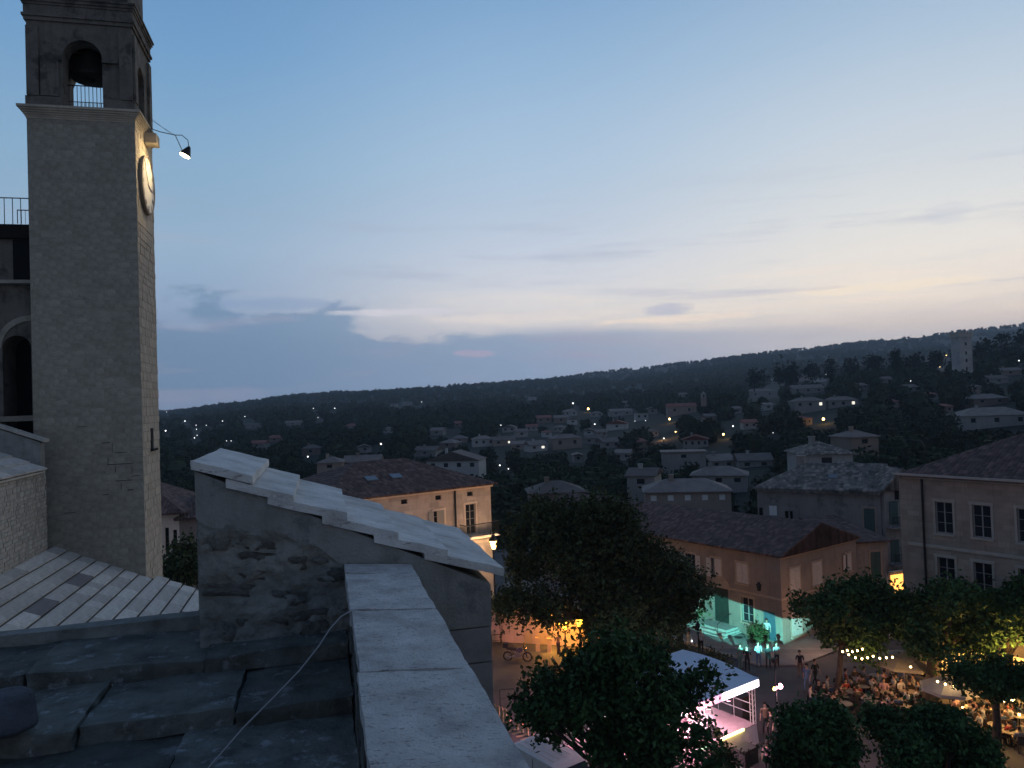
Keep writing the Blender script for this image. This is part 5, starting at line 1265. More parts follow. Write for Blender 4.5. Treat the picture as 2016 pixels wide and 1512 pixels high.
for i, (px, py, Y, r, lab) in enumerate(((1355,1305,50,20,'brownish shrub left of the lamp pole'),(1405,1310,50,22,'dark shrub in front of the stage canopy'),(1335,1290,52,18,'shrub with brown leaves under the spreading tree'),(1492,1250,57.8,5,'small plant against the teal lit wall'),(985,1190,60,14,'shrub at the foot of the ornate street lamp'),(1420,1500,36,22,'dark shrub at the front of the stage'))):
    b = P(px, py, Y); tree('shrub', lab, (b.x, b.y, 0), lobes_px([(px,py-6,r*.8),(px-r*.6,py,r*.55),(px+r*.6,py,r*.6)], Y, (b.x,b.y,0), .3), 1600, .09, M['leafA'], [((0,0,0), .05), ((0,0,.4), .03)], seed=60 + i)

# ---- pavements round the ochre house
m = MB()
m.prism([(0 - .01, -3.2), (13, -3.2), (13, -.01), (-.01, -.01), (-.01, DL), (-4.6, DL), (-4.6, -1.5), (-2.8, -3.2)], .004, .12, lambda u, v, w: (u, v, w))
sw = m.build('house_pavement', M['pale']); sw.location = K; sw.rotation_euler = (0, 0, A36); tag(sw, 'pale stone pavement round the ochre house', kind='structure')
m = MB()
for i in range(24): m.box(-4.78, -1.4 + i * 1.25, .003, -4.605, -1.4 + i * 1.25 + 1.23, .135)
kb = m.build('kerb', M['kerb']); kb.location = K; kb.rotation_euler = (0, 0, A36); tag(kb, 'light kerb stones along the house pavement', kind='structure')
m = MB(); m.lathe([(.32,.121),(.32,.126),(.0,.127)], 0, 0, 16); mh = m.build('manhole_cover', M['iron']); g_ = G(1454,1258); mh.location = (g_.x, g_.y, 0); tag(mh, 'round dark manhole cover in the pale pavement', 'manhole cover')
# pinkish retaining wall on the far left of the square
A_, B_ = G(955, 1262), G(1180, 1275)
d_ = (B_ - A_); L_ = d_.length
rwl = thing('retaining_wall', 'pinkish lit wall behind the motorbike under the largest tree', 'wall', A_, math.atan2(d_.y, d_.x))
m = MB(); m.box(0, 0, 0, L_, .35, 2.6); m.build('wall', M['wallpink'], rwl)
m = MB(); m.box(-.05, -.06, 2.603, L_ + .05, .41, 2.74); m.build('coping', M['beigetrim'], rwl)
m = MB()
# ---- ornate lamp at the beige house
def lantern_head(m_f, m_g, z, s=1.0):
    m_f.lathe([(.05*s,z-.1*s),(.12*s,z)], 0, 0, 6)
    for q in range(6):
        a = 2 * math.pi * q / 6; c, s_ = math.cos(a), math.sin(a)
        m_f.tube([(.12*s*c,.12*s*s_,z),(.24*s*c,.24*s*s_,z+.5*s)], .014*s, 4)
    m_f.lathe([(.27*s,z+.5*s),(.27*s,z+.54*s),(.1*s,z+.74*s),(.1*s,z+.8*s),(.02*s,z+.92*s)], 0, 0, 6)
    m_g.lathe([(.10*s,z+.02*s),(.21*s,z+.48*s)], 0, 0, 6)
def street_lantern(label, p, h, em, s=1.0, energy=0, col=(1,.6,.15), poleM='iron'):
    t = thing('street_lantern', label, 'street lamp', (p.x, p.y, 0))
    m = MB(); m.lathe([(.14,0),(.14,.3),(.08,.4),(.075,1.0),(.05,1.1),(.04,h-.3),(.06,h-.28),(.05,h-.1)], 0, 0, 10); m.build('pole', M[poleM], t, True)
    a, g = MB(), MB(); lantern_head(a, g, h, s); a.build('lantern_frame', M['iron'], t); g.build('lantern_glass', M[em], t)
    if energy: light('lantern_light', 'POINT', (0, 0, h + .25 * s), energy, col, t, .25 * s)
    return t
street_lantern('lit yellow lantern on a pole at the corner of the beige house', P(972, 1085, 62), 6.9, 'e_warm', 1.4, 900, (1, .68, .42))
street_lantern('added unseen lantern brightening the beige house front, below the coping slabs', P(850, 1110, 54), 6.5, 'e_warm', 1.4, 900, (1, .66, .42))  # extra lantern out of view, added to brighten the beige facade
for px, py, Y, l in ((1098, 1222, 57, 'leftmost of the glowing orange lanterns under the largest tree'), (1112, 1232, 57.4, 'middle glowing orange lantern under the largest tree'), (1141, 1226, 56.6, 'rightmost glowing orange lantern under the largest tree')):
    p = P(px, py, Y); street_lantern(l, p, p.z - .3, 'e_sod', 1.3, 1100, (1, .42, .06))
street_lantern('short unlit post lamp in the teal light by the shrubs', G(1377, 1312), 2.5, 'glass', .7)
# motorbike
mk = thing('motorbike', 'dark touring motorbike parked on the orange lit ground', 'motorbike', G(1019, 1301), R(-14))
def wheel(parent, x, r, nm='wheel'):
    w = MB(); seg = 20
    for i in range(seg):
        pass
    w.tube([(x + r * math.cos(2 * math.pi * i / seg), 0, r + r * .0 + (r - .0) * math.sin(2 * math.pi * i / seg)) for i in range(seg + 1)], .055, 6); o = w.build(nm, M['rubber'], parent)
    w = MB()
    for i in range(8): w.tube([(x, 0, r), (x + r * .9 * math.cos(math.pi * i / 4), 0, r + r * .9 * math.sin(math.pi * i / 4))], .01, 4)
    w.lathe([(.07,-.04),(.07,.04)], 0, 0, 10, lambda a, b, c: (x + a, c, r + b)); w.build('rim', M['chrome'], o)
wheel(mk, -.72, .31); wheel(mk, .74, .32)
m = MB(); m.tube([(.74,.08,.32),(.5,.08,.95)], .025, 6); m.tube([(.74,-.08,.32),(.5,-.08,.95)], .025, 6); m.tube([(-.72,.08,.31),(-.2,.08,.5)], .025, 6); m.tube([(-.72,-.08,.31),(-.2,-.08,.5)], .025, 6); m.tube([(.5,0,.9),(.1,0,.55),(-.3,0,.5),(-.5,0,.8)], .03, 6); m.build('frame', M['iron'], mk)
m = MB(); m.prism([(-.25,.3),(.3,.3),(.35,.55),(.1,.68),(-.2,.62)], -.16, .16, lambda u, v, w: (u, w, v)); m.build('engine', M['chrome'], mk)
m = MB(); m.prism([(-.05,.68),(.42,.72),(.46,.92),(.2,1.0),(-.05,.86)], -.15, .15, lambda u, v, w: (u, w, v)); m.build('tank', M['bikered'], mk)
m = MB(); m.prism([(-.8,.82),(-.05,.76),(-.02,.86),(-.78,.93)], -.14, .14, lambda u, v, w: (u, w, v)); m.build('seat', M['rubber'], mk)
m = MB(); m.tube([(.42,-.38,1.05),(.5,-.1,1.02),(.5,.1,1.02),(.42,.38,1.05)], .018, 6); m.prism([(.52,1.0),(.6,1.0),(.5,1.32),(.46,1.3)], -.16, .16, lambda u, v, w: (u, w, v)); m.build('handlebar', M['iron'], mk)
m = MB(); m.ball((.62,0,.92), .09, 10, 6); m.build('headlight', M['chrome'], mk)
m = MB(); m.box(-1.02, -.2, .95, -.66, .2, 1.25); m.build('top_box', M['amp'], mk)
m = MB(); m.box(-.98,-.02,.55,-.6,.02,.62); m.tube([(-.2,-.14,.3),(-.85,-.16,.38)], .04, 6); m.build('exhaust', M['chrome'], mk)
# posts along the wall
for i, (px, py) in enumerate(((1059, 1281), (1082, 1283))):
    b = thing('bollard', ('left' if i == 0 else 'right') + ' square timber bollard by the pinkish wall', 'bollard', G(px, py)); m = MB(); m.box(-.16,-.16,0,.16,.16,.95); m.build('post', M['wood'], b); m = MB(); m.box(-.18,-.18,.953,.18,.18,1.0); m.build('cap', M['wood'], b)
def frame_rack(label, p, rz, w_, h):
    t = thing('cycle_rack', label, 'rack', p, rz); m = MB(); m.tube([(0,0,0),(0,0,h),(.05,0,h+.05),(w_-.05,0,h+.05),(w_,0,h),(w_,0,0)], .03, 6); m.build('hoop', M['iron'], t); m = MB(); m.tube([(.0,0,h*.5),(w_,0,h*.5)], .018, 6); m.build('crossbar', M['iron'], t)
frame_rack('dark hoop rack beside the wall corner, left of the motorbike', G(968, 1272), R(10), .7, .8)
frame_rack('black hoop rack at the left end of the front tree', G(985, 1390), R(8), .9, .95)
# timber picket barrier and crossing
for (px0, py0, px1, py1, n, lab) in ((975, 1416, 1003, 1428, 5, 'timber picket panel nearest the stone parapet'), (1018, 1436, 1049, 1452, 4, 'timber picket panel under the front tree')):
    a, b = G(px0, py0), G(px1, py1); t = thing('picket_barrier', lab, 'fence', a, math.atan2(b.y - a.y, b.x - a.x), 'timber picket panels by the parapet'); L_ = (b - a).length
    for i in range(n):
        m = MB(); x = L_ * i / (n - 1); m.box(x - .09, -.03, 0, x + .09, .03, .86); m.build('picket', M['wood'], t)
    m = MB(); m.box(0, .031, .25, L_, .07, .33); m.box(0, .031, .62, L_, .07, .7); m.build('rail', M['wood'], t)
for i in range(7):
    px = 1000 + i * 8.5; py = 1440 + i * 5.6; a = G(px, py); b = G(px + 21, py - 6)
    m = MB(); d = (b - a); nrm = Vector((-d.y, d.x, 0)).normalized() * .11
    m.quad(Vector((a.x, a.y, .005)) - nrm, Vector((b.x, b.y, .005)) - nrm, Vector((b.x, b.y, .005)) + nrm, Vector((a.x, a.y, .005)) + nrm)
    o = m.build('crossing_stripe', M['wood']); o.parent = paving
# white van
vb = G(1057, 1500); van = thing('white_van', 'white delivery van parked under the front tree', 'van', P(1092, 1490, 36.6).xy.to_3d(), R(-52))
prof = [(-2.3,.35),(2.35,.35),(2.45,.9),(2.0,1.15),(1.2,1.95),(.9,2.05),(-2.2,2.08),(-2.32,1.9)]
m = MB(); m.prism(prof, -.92, .92, lambda u, v, w: (u, w, v)); m.build('body', M['vanw'], van)
m = MB(); m.hexa([(2.0,-.8,1.2),(2.02,.8,1.2),(1.25,.74,1.95),(1.23,-.74,1.95),(2.05,-.8,1.24),(2.07,.8,1.24),(1.3,.74,1.98),(1.28,-.74,1.98)]); m.build('windscreen', M['glass'], van)
for y in (-.93, .915):
    m = MB(); m.prism([(.75,1.2),(1.75,1.2),(1.2,1.8),(.75,1.8)], y, y + .015, lambda u, v, w: (u, w, v)); m.build('side_window', M['glass'], van)
    m = MB(); m.box(-1.9, y - .003, 1.3, .4, y + .018, 1.34); m.box(-.55, y - .003, .5, -.53, y + .018, 1.95); m.box(.6, y - .003, .5, .62, y + .018, 1.95); m.build('door_seam', M['amp'], van)
    for x in (-1.5, 1.6):
        w = MB(); w.prism([(.34 * math.cos(t * math.pi / 7), .34 * math.sin(t * math.pi / 7)) for t in range(14)], y - .09, y + .1, lambda u, v, q: (x + u, q, .34 + v)); w.build('wheel', M['rubber'], van)
m = MB()
for i in range(4): m.box(-2.0, -.6 + i * .36, 2.09, .6, -.54 + i * .36, 2.12)
m.build('roof_ribs', M['vanw'], van)
for y in (-.7, .5): m = MB(); m.box(2.38, y, .75, 2.47, y + .22, .95); m.build('headlight', M['chrome'], van)

# ================================================================== PEOPLE
def body_mesh(pose):
    J, Ed, T = [], [], []      # joints (co, radius), edges, tags per edge
    def j(x, y, z, r, r2=None): J.append(((x, y, z), r, r2 or r)); return len(J) - 1
    def e(a, b, t): Ed.append((a, b)); T.append(t)
    sit = pose == 'sit'; dz = -.42 if sit else 0
    pel = j(0, 0, .95 + dz, .135, .10); wa = j(0, 0, 1.10 + dz, .125, .09); ch = j(0, 0, 1.30 + dz, .15, .105); nk0 = j(0, 0, 1.44 + dz, .075); nk = j(0, .01, 1.50 + dz, .052); h0 = j(0, .02, 1.57 + dz, .07); h1 = j(0, .02, 1.66 + dz, .088); h2 = j(0, .015, 1.73 + dz, .06); no = j(0, .11, 1.63 + dz, .014)
    e(pel, wa, 1); e(wa, ch, 1); e(ch, nk0, 1); e(nk0, nk, 0); e(nk, h0, 0); e(h0, h1, 0); e(h1, h2, 0); e(h1, no, 0)
    for s in (-1, 1):
        sh = j(.19 * s, 0, 1.41 + dz, .062); e(ch, sh, 1)
        if pose == 'phone' and s == 1: el = j(.24 * s, .06, 1.14 + dz, .042); wr = j(.08 * s, .28, 1.24 + dz, .028)
        elif pose == 'guitar': el = j(.30 * s, .02, 1.15 + dz, .042); wr = j((.34 if s == 1 else -.05), .22, 1.16 + dz, .028)
        elif sit: el = j(.25 * s, .06, 1.14 + dz, .042); wr = j(.16 * s, .30, 1.13 + dz, .028)
        elif pose == 'walk': el = j(.24 * s, -.06 * s, 1.14, .042); wr = j(.25 * s, .12 * -s + .06, .93, .028)
        else: el = j(.24 * s, -.01, 1.14, .042); wr = j(.26 * s, .05, .90, .028)
        e(sh, el, 1); e(el, wr, 0)
        W0 = Vector(J[wr][0]); D = (W0 - Vector(J[el][0])).normalized(); pm = j(*(W0 + D * .06), .028, .016); e(wr, pm, 0)
        side = D.orthogonal().normalized()
        for q, (o, l) in enumerate(((-.024, .075), (-.008, .085), (.008, .08), (.024, .062))):
            a = j(*(W0 + D * .095 + side * o), .009); b = j(*(W0 + D * (.095 + l * .6) + side * o * 1.1 + Vector((0, .01, -.01))), .008); e(pm, a, 0); e(a, b, 0)
        a = j(*(W0 + D * .06 - side * .045), .009); e(wr, a, 0)
        hp = j(.095 * s, 0, .90 + dz, .095); e(pel, hp, 2)
        if sit: kn = j(.12 * s, .44, .50, .062); an = j(.12 * s, .46, .10, .04); toe = j(.13 * s, .62, .04, .035)
        elif pose == 'walk': kn = j(.10 * s, .16 * s, .50, .062); an = j(.10 * s, .28 * s - .08, .10, .04); toe = j(.11 * s, .28 * s + .08, .04, .035)
        else: kn = j(.11 * s, .01, .50, .062); an = j(.12 * s, -.01, .09, .04); toe = j(.14 * s, .15, .04, .035)
        e(hp, kn, 2); e(kn, an, 2); e(an, toe, 3)
    me = bpy.data.meshes.new('b'); me.from_pydata([c for c, _, _ in J], Ed, []); ob = bpy.data.objects.new('b', me); COL.objects.link(ob)
    md = ob.modifiers.new('s', 'SKIN'); md.use_smooth_shade = True; ob.modifiers.new('u', 'SUBSURF').levels = 1
    for i, v in enumerate(me.skin_vertices[0].data): v.radius = (J[i][1], J[i][2]); v.use_root = i == 0
    dg = bpy.context.evaluated_depsgraph_get(); nm = bpy.data.meshes.new_from_object(ob.evaluated_get(dg)); bpy.data.objects.remove(ob)
    segs = [(Vector(J[a][0]), Vector(J[b][0]), t) for (a, b), t in zip(Ed, T)]
    nm.materials.clear()
    for mm in (M['skin'], SHIRTS['white'], SHIRTS['black'], M['shoe']): nm.materials.append(mm)
    for f in nm.polygons:
        c = f.center; best = 9; bt = 0
        for a, b, t in segs:
            ab = b - a; u = max(0, min(1, (c - a).dot(ab) / max(ab.length_squared, 1e-6))); d = (c - (a + ab * u)).length
            if d < best: best, bt = d, t
        f.material_index = bt; f.use_smooth = True
    hm = MB(); z = 1.66 + dz
    hm.lathe([(.086, z - .02), (.1, z + .03), (.092, z + .08), (.05, z + .115), (.01, z + .122)], 0, -.006, 10)
    hm.lathe([(.05, z - .09), (.085, z - .03)], 0, -.02, 10)
    return nm, hm.mesh('hair', M['hair'], True)
BODY = {p: body_mesh(p) for p in ('stand', 'phone', 'walk', 'sit', 'guitar')}
def person(label, p, rz, pose='stand', top='white', bottom='black', group=None, hair=None, sc=1.0):
    root = thing('person', label, 'person', p, rz, group); root.scale = (sc,) * 3
    b = link('body', BODY[pose][0], None, root)
    for i, mm in ((1, SHIRTS[top]), (2, SHIRTS[bottom])): b.material_slots[i].link = 'OBJECT'; b.material_slots[i].material = mm
    h = link('hair', BODY[pose][1], None, root)
    return root
for px, py, rz, pose, t, b, lab in ((1458,1318,200,'stand','green','green','person in long pale green clothes at the left of the teal lit group'),
    (1472,1322,150,'phone','black','black','person in black top second from left in the teal lit group'),
    (1494,1313,180,'phone','aqua','blue','person in pale aqua shirt and blue shorts before the teal wall'),
    (1513,1317,170,'stand','black','black','person in black top between the aqua shirt and the right end of the group'),
    (1530,1315,190,'stand','grey','black','person in grey top at the right end of the teal lit group'),
    (1511,1264,160,'stand','white','black','person in white top standing close to the teal lit wall'),
    (1358,1288,120,'phone','white','white','person in white holding a glowing phone by the shrubs'),
    (1381,1286,200,'stand','white','black','person in white top just right of the unlit post lamp'),
    (1576,1333,170,'stand','black','brown','person in open black jacket alone on the dark square'),
    (1590,1362,140,'walk','blue','blue','person in blue walking toward the café tables'),
    (1606,1352,200,'walk','black','black','person in black behind the one in blue'),
    (1508,1446,160,'stand','brown','black','person in brown leaning at the right end of the stage'),
    (1520,1462,100,'stand','black','black','person in black at the right front corner of the stage'),
    (1513,1530,0,'stand','pink','black','person in pale pink at the bottom edge right of the stage'),
    (1100,1292,30,'walk','brown','black','person walking by the pinkish wall under the orange lanterns'),
    (1195,1500,180,'stand','cream','blue','person in cream top beside the white van')):
    person(lab, G(px, py), R(rz), pose, t, b)
# phone
ph = P(1362, 1262, G(1358,1288).y - .3); m = MB(); m.box(-.04,-.01,-.07,.04,.01,.07); o = m.build('phone', M['e_white'] if False else mat('phone_screen', (1,1,1), .5, 0, emit=(.8,.9,1), estr=2.5)); o.location = ph; tag(o, 'small glowing phone held by the person in white', 'phone')

# ================================================================== STAGE
S0 = G(1490, 1462); SW, SD = 9.5, 5.0
SO = S0 - U * SW
stage = thing('concert_stage', 'open air concert stage with white canopy and pink lighting', 'stage', SO, A36)
m = MB(); m.box(0, 0, .9, SW, SD, 1.02); m.build('deck', M['deck'], stage)
# gathered skirt
m = MB(); n = 90
for i in range(n):
    x0, x1 = SW * i / n, SW * (i + 1) / n; y0 = -.03 - .05 * abs(math.sin(i * 1.9)); y1 = -.03 - .05 * abs(math.sin((i + 1) * 1.9))
    m.quad((x0,y0 - .06,.02),(x1,y1 - .06,.02),(x1,-.02,.99),(x0,-.02,.99))
for i in range(46):
    y0_, y1_ = SD * i / 46, SD * (i + 1) / 46; a = .03 + .05 * abs(math.sin(i * 1.7)); b = .03 + .05 * abs(math.sin((i + 1) * 1.7))
    m.quad((SW + a + .06,y0_,.02),(SW + b + .06,y1_,.02),(SW + .02,y1_,.99),(SW + .02,y0_,.99))
m.build('skirt', M['skirt'], stage)
for x in (.1, SW - .1):
    for y in (.1, SD - .1):
        m = MB()
        for a, b in ((-.1,-.1),(.1,-.1),(.1,.1),(-.1,.1)): m.tube([(x+a,y+b,1.02),(x+a,y+b,3.4)], .022, 5)
        for i in range(8): z = 1.1 + i * .28; m.tube([(x-.1,y-.1,z),(x+.1,y-.1,z+.14)], .012, 4); m.tube([(x+.1,y+.1,z),(x-.1,y+.1,z+.14)], .012, 4)
        m.build('truss_post', M['truss'], stage)
m = MB()   # canopy, slightly sagging cloth
nx, ny = 14, 8
def cz_(u, v): return 3.43 + .28 * v + .20 * math.sin(math.pi * v) * (.6 + .4 * abs(math.cos(u * math.pi * 3))) - .05 * abs(math.sin(u * math.pi * 3)) * math.sin(math.pi * v)
for i in range(nx):
    for j_ in range(ny):
        u0, u1, v0, v1 = i / nx, (i + 1) / nx, j_ / ny, (j_ + 1) / ny
        q = [(u0,v0),(u1,v0),(u1,v1),(u0,v1)]; m.quad(*[(-.15 + (SW + .3) * u, -.15 + (SD + .3) * v, cz_(u, v)) for u, v in q])
m.build('canopy', M['canopy'], stage)
m = MB(); m.box(-.15,-.165,3.0,SW + .15,-.152,3.44); m.box(SW + .152,-.15,3.15,SW + .165,SD + .15,3.5); m.build('valance', M['canopy'], stage)
m = MB(); m.box(SW - 2.9, -.22, 3.06, SW + .1, -.17, 3.40); m.build('valance_glow', mat('valance_glow_white', (1,1,1), .5, 0, emit=(1,.9,.97), estr=4.0), stage)  # stage light glowing through the valance cloth, painted as emissive strips
m = MB(); m.box(SW - 5.6, -.22, 3.06, SW - 2.92, -.17, 3.40); m.build('valance_glow', mat('valance_glow_pink', (1,1,1), .5, 0, emit=(1,.42,.62), estr=1.0), stage)
m = MB(); m.box(SW - 9, -.22, 3.06, SW - 5.62, -.17, 3.40); m.build('valance_glow', mat('valance_glow_white', (1,1,1)), stage)
m = MB(); m.box(SW - 3.0, -.16, 1.03, SW - 1.2, -.06, 1.12); m.build('floor_strip', M['e_yel'], stage)
m = MB(); m.box(SW - 5.2, -.16, 1.03, SW - 3.9, -.06, 1.12); m.build('floor_strip', M['e_grn'], stage)
for y0, y1, x0, x1 in ((SD - .05, SD - .02, .3, SW - .3),):
    m = MB()
    for z in (1.6, 2.1, 2.7): m.tube([(x0,y0,z),(x1,y0,z)], .025, 5)
    for i in range(30): m.tube([(x0 + i * (x1 - x0) / 29,y0,1.02),(x0 + i * (x1 - x0) / 29,y0,2.1)], .01, 4)
    m.build('back_rail', M['truss'], stage)
m = MB()
for z in (1.55, 2.05, 2.6): m.tube([(SW - .08,.2,z),(SW - .08,SD - .2,z)], .025, 5)
for i in range(5): m.tube([(SW - .08,.3 + i * 1.08,1.02),(SW - .08,.3 + i * 1.08,2.6)], .02, 5)
m.build('side_rail', M['truss'], stage)
# stage lamps on the front truss
for i, (x, e_) in enumerate(((1.0,'e_blue'),(2.4,'e_pinkb'),(3.6,'e_yel'),(4.9,'e_pinkb'),(6.0,'e_white'),(7.6,'e_pinkb'))):
    m = MB(); m.lathe([(.1,2.98),(.12,2.8),(.14,2.7)], x, .25, 10); sp_ = m.build('stage_lamp', M['amp'], stage)
    m = MB(); m.lathe([(.12,2.695),(.1,2.66)], x, .25, 10); m.build('lens', M[e_], sp_)
for x, y, e_ in ((1.2, .8, 'e_white'), (3.0, .7, 'e_pinkb'), (4.6, .8, 'e_white')):   # floor lamps
    m = MB(); m.lathe([(.15,1.03),(.17,1.25),(.13,1.3)], x, y, 10); o = m.build('floor_lamp', M['amp'], stage); m = MB(); m.lathe([(.12,1.302),(.03,1.36)], x, y, 10); m.build('lens', M[e_], o)
light('stage_wash', 'AREA', (4.6, 2.2, 3.3), 1500, (1, .62, .72), stage, 3.0, target=(4.6, 2.2, 0))
light('stage_spot', 'SPOT', (4.6, .5, 2.9), 5000, (1, .30, .42), stage, .1, target=(4.4, 2.4, 1.0), angle=R(100))
light('stage_spot', 'SPOT', (7.2, .5, 2.9), 900, (.85, .9, 1), stage, .1, target=(7.2, 4.5, 1.6), angle=R(90))
light('stage_front', 'POINT', (4.5, -1.2, 2.4), 220, (1, .35, .42), stage, .2)
# gear
def amp(label, p, rz, w_, d, h, z0=0):
    t = thing('loudspeaker', label, 'loudspeaker', p, rz); m = MB(); m.box(-w_/2,-d/2,z0,w_/2,d/2,z0 + h); m.build('cabinet', M['amp'], t)
    for zz in ((.3, .7) if h > .8 else (.5,)):
        m = MB(); m.lathe([(min(w_,h)*.32, -.0),(min(w_,h)*.3,.02),(.03,.03)], 0, 0, 14, lambda a, b, c: (a, -d/2 - c, z0 + h * zz + b)); m.build('speaker_cone', M['iron'], t)
def SP(x, y, z=0): return SO + U * x + V * y + Vector((0, 0, z))
amp('black loudspeaker stack on the ground right of the stage', SP(10.4, 1.6), A36, .8, .7, 1.9)
amp('low black stage monitor on the front of the deck', SP(6.6, .5, 1.025), A36, .6, .45, .4)
amp('black amplifier at the back of the deck', SP(7.9, 4.2, 1.025), A36, .7, .5, .8)
amp('black subwoofer on the ground before the stage', SP(7.2, -1.0), A36, 1.1, .8, .8)
person('guitarist in a pale shirt on the pink lit stage', SP(7.3, 2.2, 1.02), A36 + R(200), 'guitar', 'pink', 'brown')
person('singer in black at the middle of the pink lit stage', SP(5.6, 1.6, 1.02), A36 + R(180), 'phone', 'black', 'black')
person('drummer seated at the back of the pink lit stage', SP(4.4, 3.6, 1.02), A36 + R(180), 'sit', 'red', 'black')
person('keyboard player in a pale top at the left of the stage', SP(2.6, 2.4, 1.02), A36 + R(190), 'phone', 'white', 'black')
gt = thing('guitar', 'orange sunburst guitar held on the stage', 'guitar', SP(7.3, 1.93, 2.05), A36)
m = MB(); m.prism([(-.22 + .0,-.16),(-.05,-.13),(.12,-.17),(.22,0),(.12,.17),(-.05,.13),(-.22,.17),(-.3,0)], -.05, .05, lambda u, v, w: (u, w, v)); m.build('guitar_body', M['gtr'], gt)
m = MB(); m.hexa([(.2,-.03,-.03),(.85,-.03,.22),(.85,.0,.22),(.2,.0,-.03),(.2,-.03,.03),(.83,-.03,.28),(.83,.0,.28),(.2,.0,.03)]); m.build('neck', M['bark'], gt)
dr = thing('drum_kit', 'drum kit with cymbals at the back of the stage', 'drums', SP(4.4, 3.0, 1.025), A36)
for x, y, r, z, h in ((0,0,.3,.0,.5),(-.45,.1,.2,.55,.22),(.45,.1,.22,.35,.35),(.2,-.2,.16,.62,.2)):
    m = MB(); m.lathe([(r,z),(r,z+h)], x, y, 14); m.build('drum', M['skirt'], dr)
for x, y, z in ((-.7,0,1.1),(.7,0,1.15)): m = MB(); m.lathe([(.24,z),(.02,z+.05)], x, y, 14); m.tube([(x,y,0),(x,y,z)], .015, 5); m.build('cymbal', M['gtr'], dr)
for i, (x, y) in enumerate(((7.0, 1.4), (5.6, 1.1), (2.6, 1.7))):
    t = thing('microphone_stand', ['microphone stand before the guitarist', 'microphone stand before the singer', 'microphone stand before the keyboard player'][i], 'microphone', SP(x, y, 1.02)); m = MB(); m.tube([(0,0,0),(0,0,1.2),(.1,-.2,1.5)], .014, 5); m.lathe([(.16,0),(.14,.02)], 0, 0, 10); m.build('stand', M['truss'], t); m = MB(); m.ball((.1,-.22,1.53), .035); m.build('microphone_head', M['iron'], t)
kb_ = thing('keyboard', 'long keyboard on a stand at the left of the stage', 'keyboard', SP(2.6, 2.0, 1.02), A36); m = MB(); m.box(-.6,-.17,.85,.6,.17,.95); m.build('keys', M['amp'], kb_); m = MB(); m.tube([(-.4,-.15,0),(.4,-.1,.85)], .02, 5); m.tube([(.4,-.15,0),(-.4,-.1,.85)], .02, 5); m.build('stand', M['truss'], kb_)
# light stand with coloured lamps
ls = thing('light_stand', 'tall stand with a pink and a yellow lamp right of the stage', 'light stand', G(1531, 1420), A36)
hz = P(1526, 1352, G(1531, 1420).y).z
m = MB(); m.tube([(0,0,0),(0,0,hz)], .025, 6); m.tube([(-.45,0,hz),(.35,0,hz)], .02, 6)
for a in range(3): m.tube([(0,0,.6),(.5*math.cos(a*2.1),.5*math.sin(a*2.1),0)], .015, 5)
m.build('tripod', M['truss'], ls)
for x, e_, r in ((.22,'e_pinkb',.16),(-.1,'e_pinkb',.08),(-.35,'e_yel',.11)):
    m = MB(); m.lathe([(r*.8,.0),(r,.2)], 0, 0, 12, lambda a, b, c: (x + a, .1 - c, hz + b)); o = m.build('lamp_housing', M['amp'], ls); m = MB(); m.ball((x,-.1,hz), r, 10, 6); m.build('lamp_lens', M[e_], o)
def WL(px, py):   # point on the entrance wall
    d = ray(px, py); t = (K - CAM).dot(U) / d.dot(U); return CAM + d * t
lpos = Vector((ls.location.x, ls.location.y, 3.45)) + V * .25
pj = thing('projector', 'teal stage projector on a thin added mast beside the canopy', 'projector', lpos, A36)
m = MB(); m.box(-.12,-.34,-.12,.12,-.06,.12); m.build('housing', M['amp'], pj); m = MB(); m.lathe([(.09,0),(.06,.02)], 0, 0, 12, lambda a, b, c: (a, -.055 + c, b)); m.build('lens', mat('teal_lens', (1,1,1), .5, 0, emit=(.1,.9,.7), estr=2), pj)
wa_, wb_ = WL(1395, 1166), WL(1535, 1216); gn = (wa_ - lpos).cross(wb_ - lpos).normalized()
if gn.z < 0: gn = -gn
m = MB(); m.tube([(0,-.2,-3.45),(0,-.2,0)], .022, 6); m.build('mast', M['iron'], pj)  # mast added to raise the beam above the standing people
GA, GB = .006, -.006
TEAL = light('teal_beam', 'SPOT', lpos, 22000, (.20, .92, .86), None, .012, target=WL(1474, 1196) * 1.0 + Vector((0, 0, 3.6)), angle=R(50), blend=.08)
TEAL.data.use_nodes = True; qn = NT(TEAL.data.node_tree); em = TEAL.data.node_tree.nodes['Emission']   # the projector's gobo: everything above one straight line is masked
gl = TEAL.rotation_euler.to_matrix().transposed() @ gn
tcx = qn.n('ShaderNodeTexCoord'); vm = qn.n('ShaderNodeVectorMath', operation='DOT_PRODUCT'); qn.l(tcx.outputs['Normal'], vm.inputs[0]); vm.inputs[1].default_value = gl
qn.l(qn.step(vm.outputs['Value'], GA, GB), em.inputs['Strength'])
light('stand_glow', 'POINT', (.2, -.4, hz), 60, (1, .3, .4), ls, .1)
# barrier with pink light in front
br = thing('crowd_barrier', 'dark metal crowd barrier in the pink light before the stage', 'barrier', SP(1.6, -1.2), A36)
m = MB(); m.tube([(0,0,0),(0,0,1.1),(2.3,0,1.1),(2.3,0,0)], .03, 6); m.tube([(0,0,.2),(2.3,0,1.05)], .02, 5); m.tube([(2.3,0,.2),(0,0,1.05)], .02, 5); m.tube([(0,0,.2),(2.3,0,.2)], .02, 5); m.build('frame', M['iron'], br)

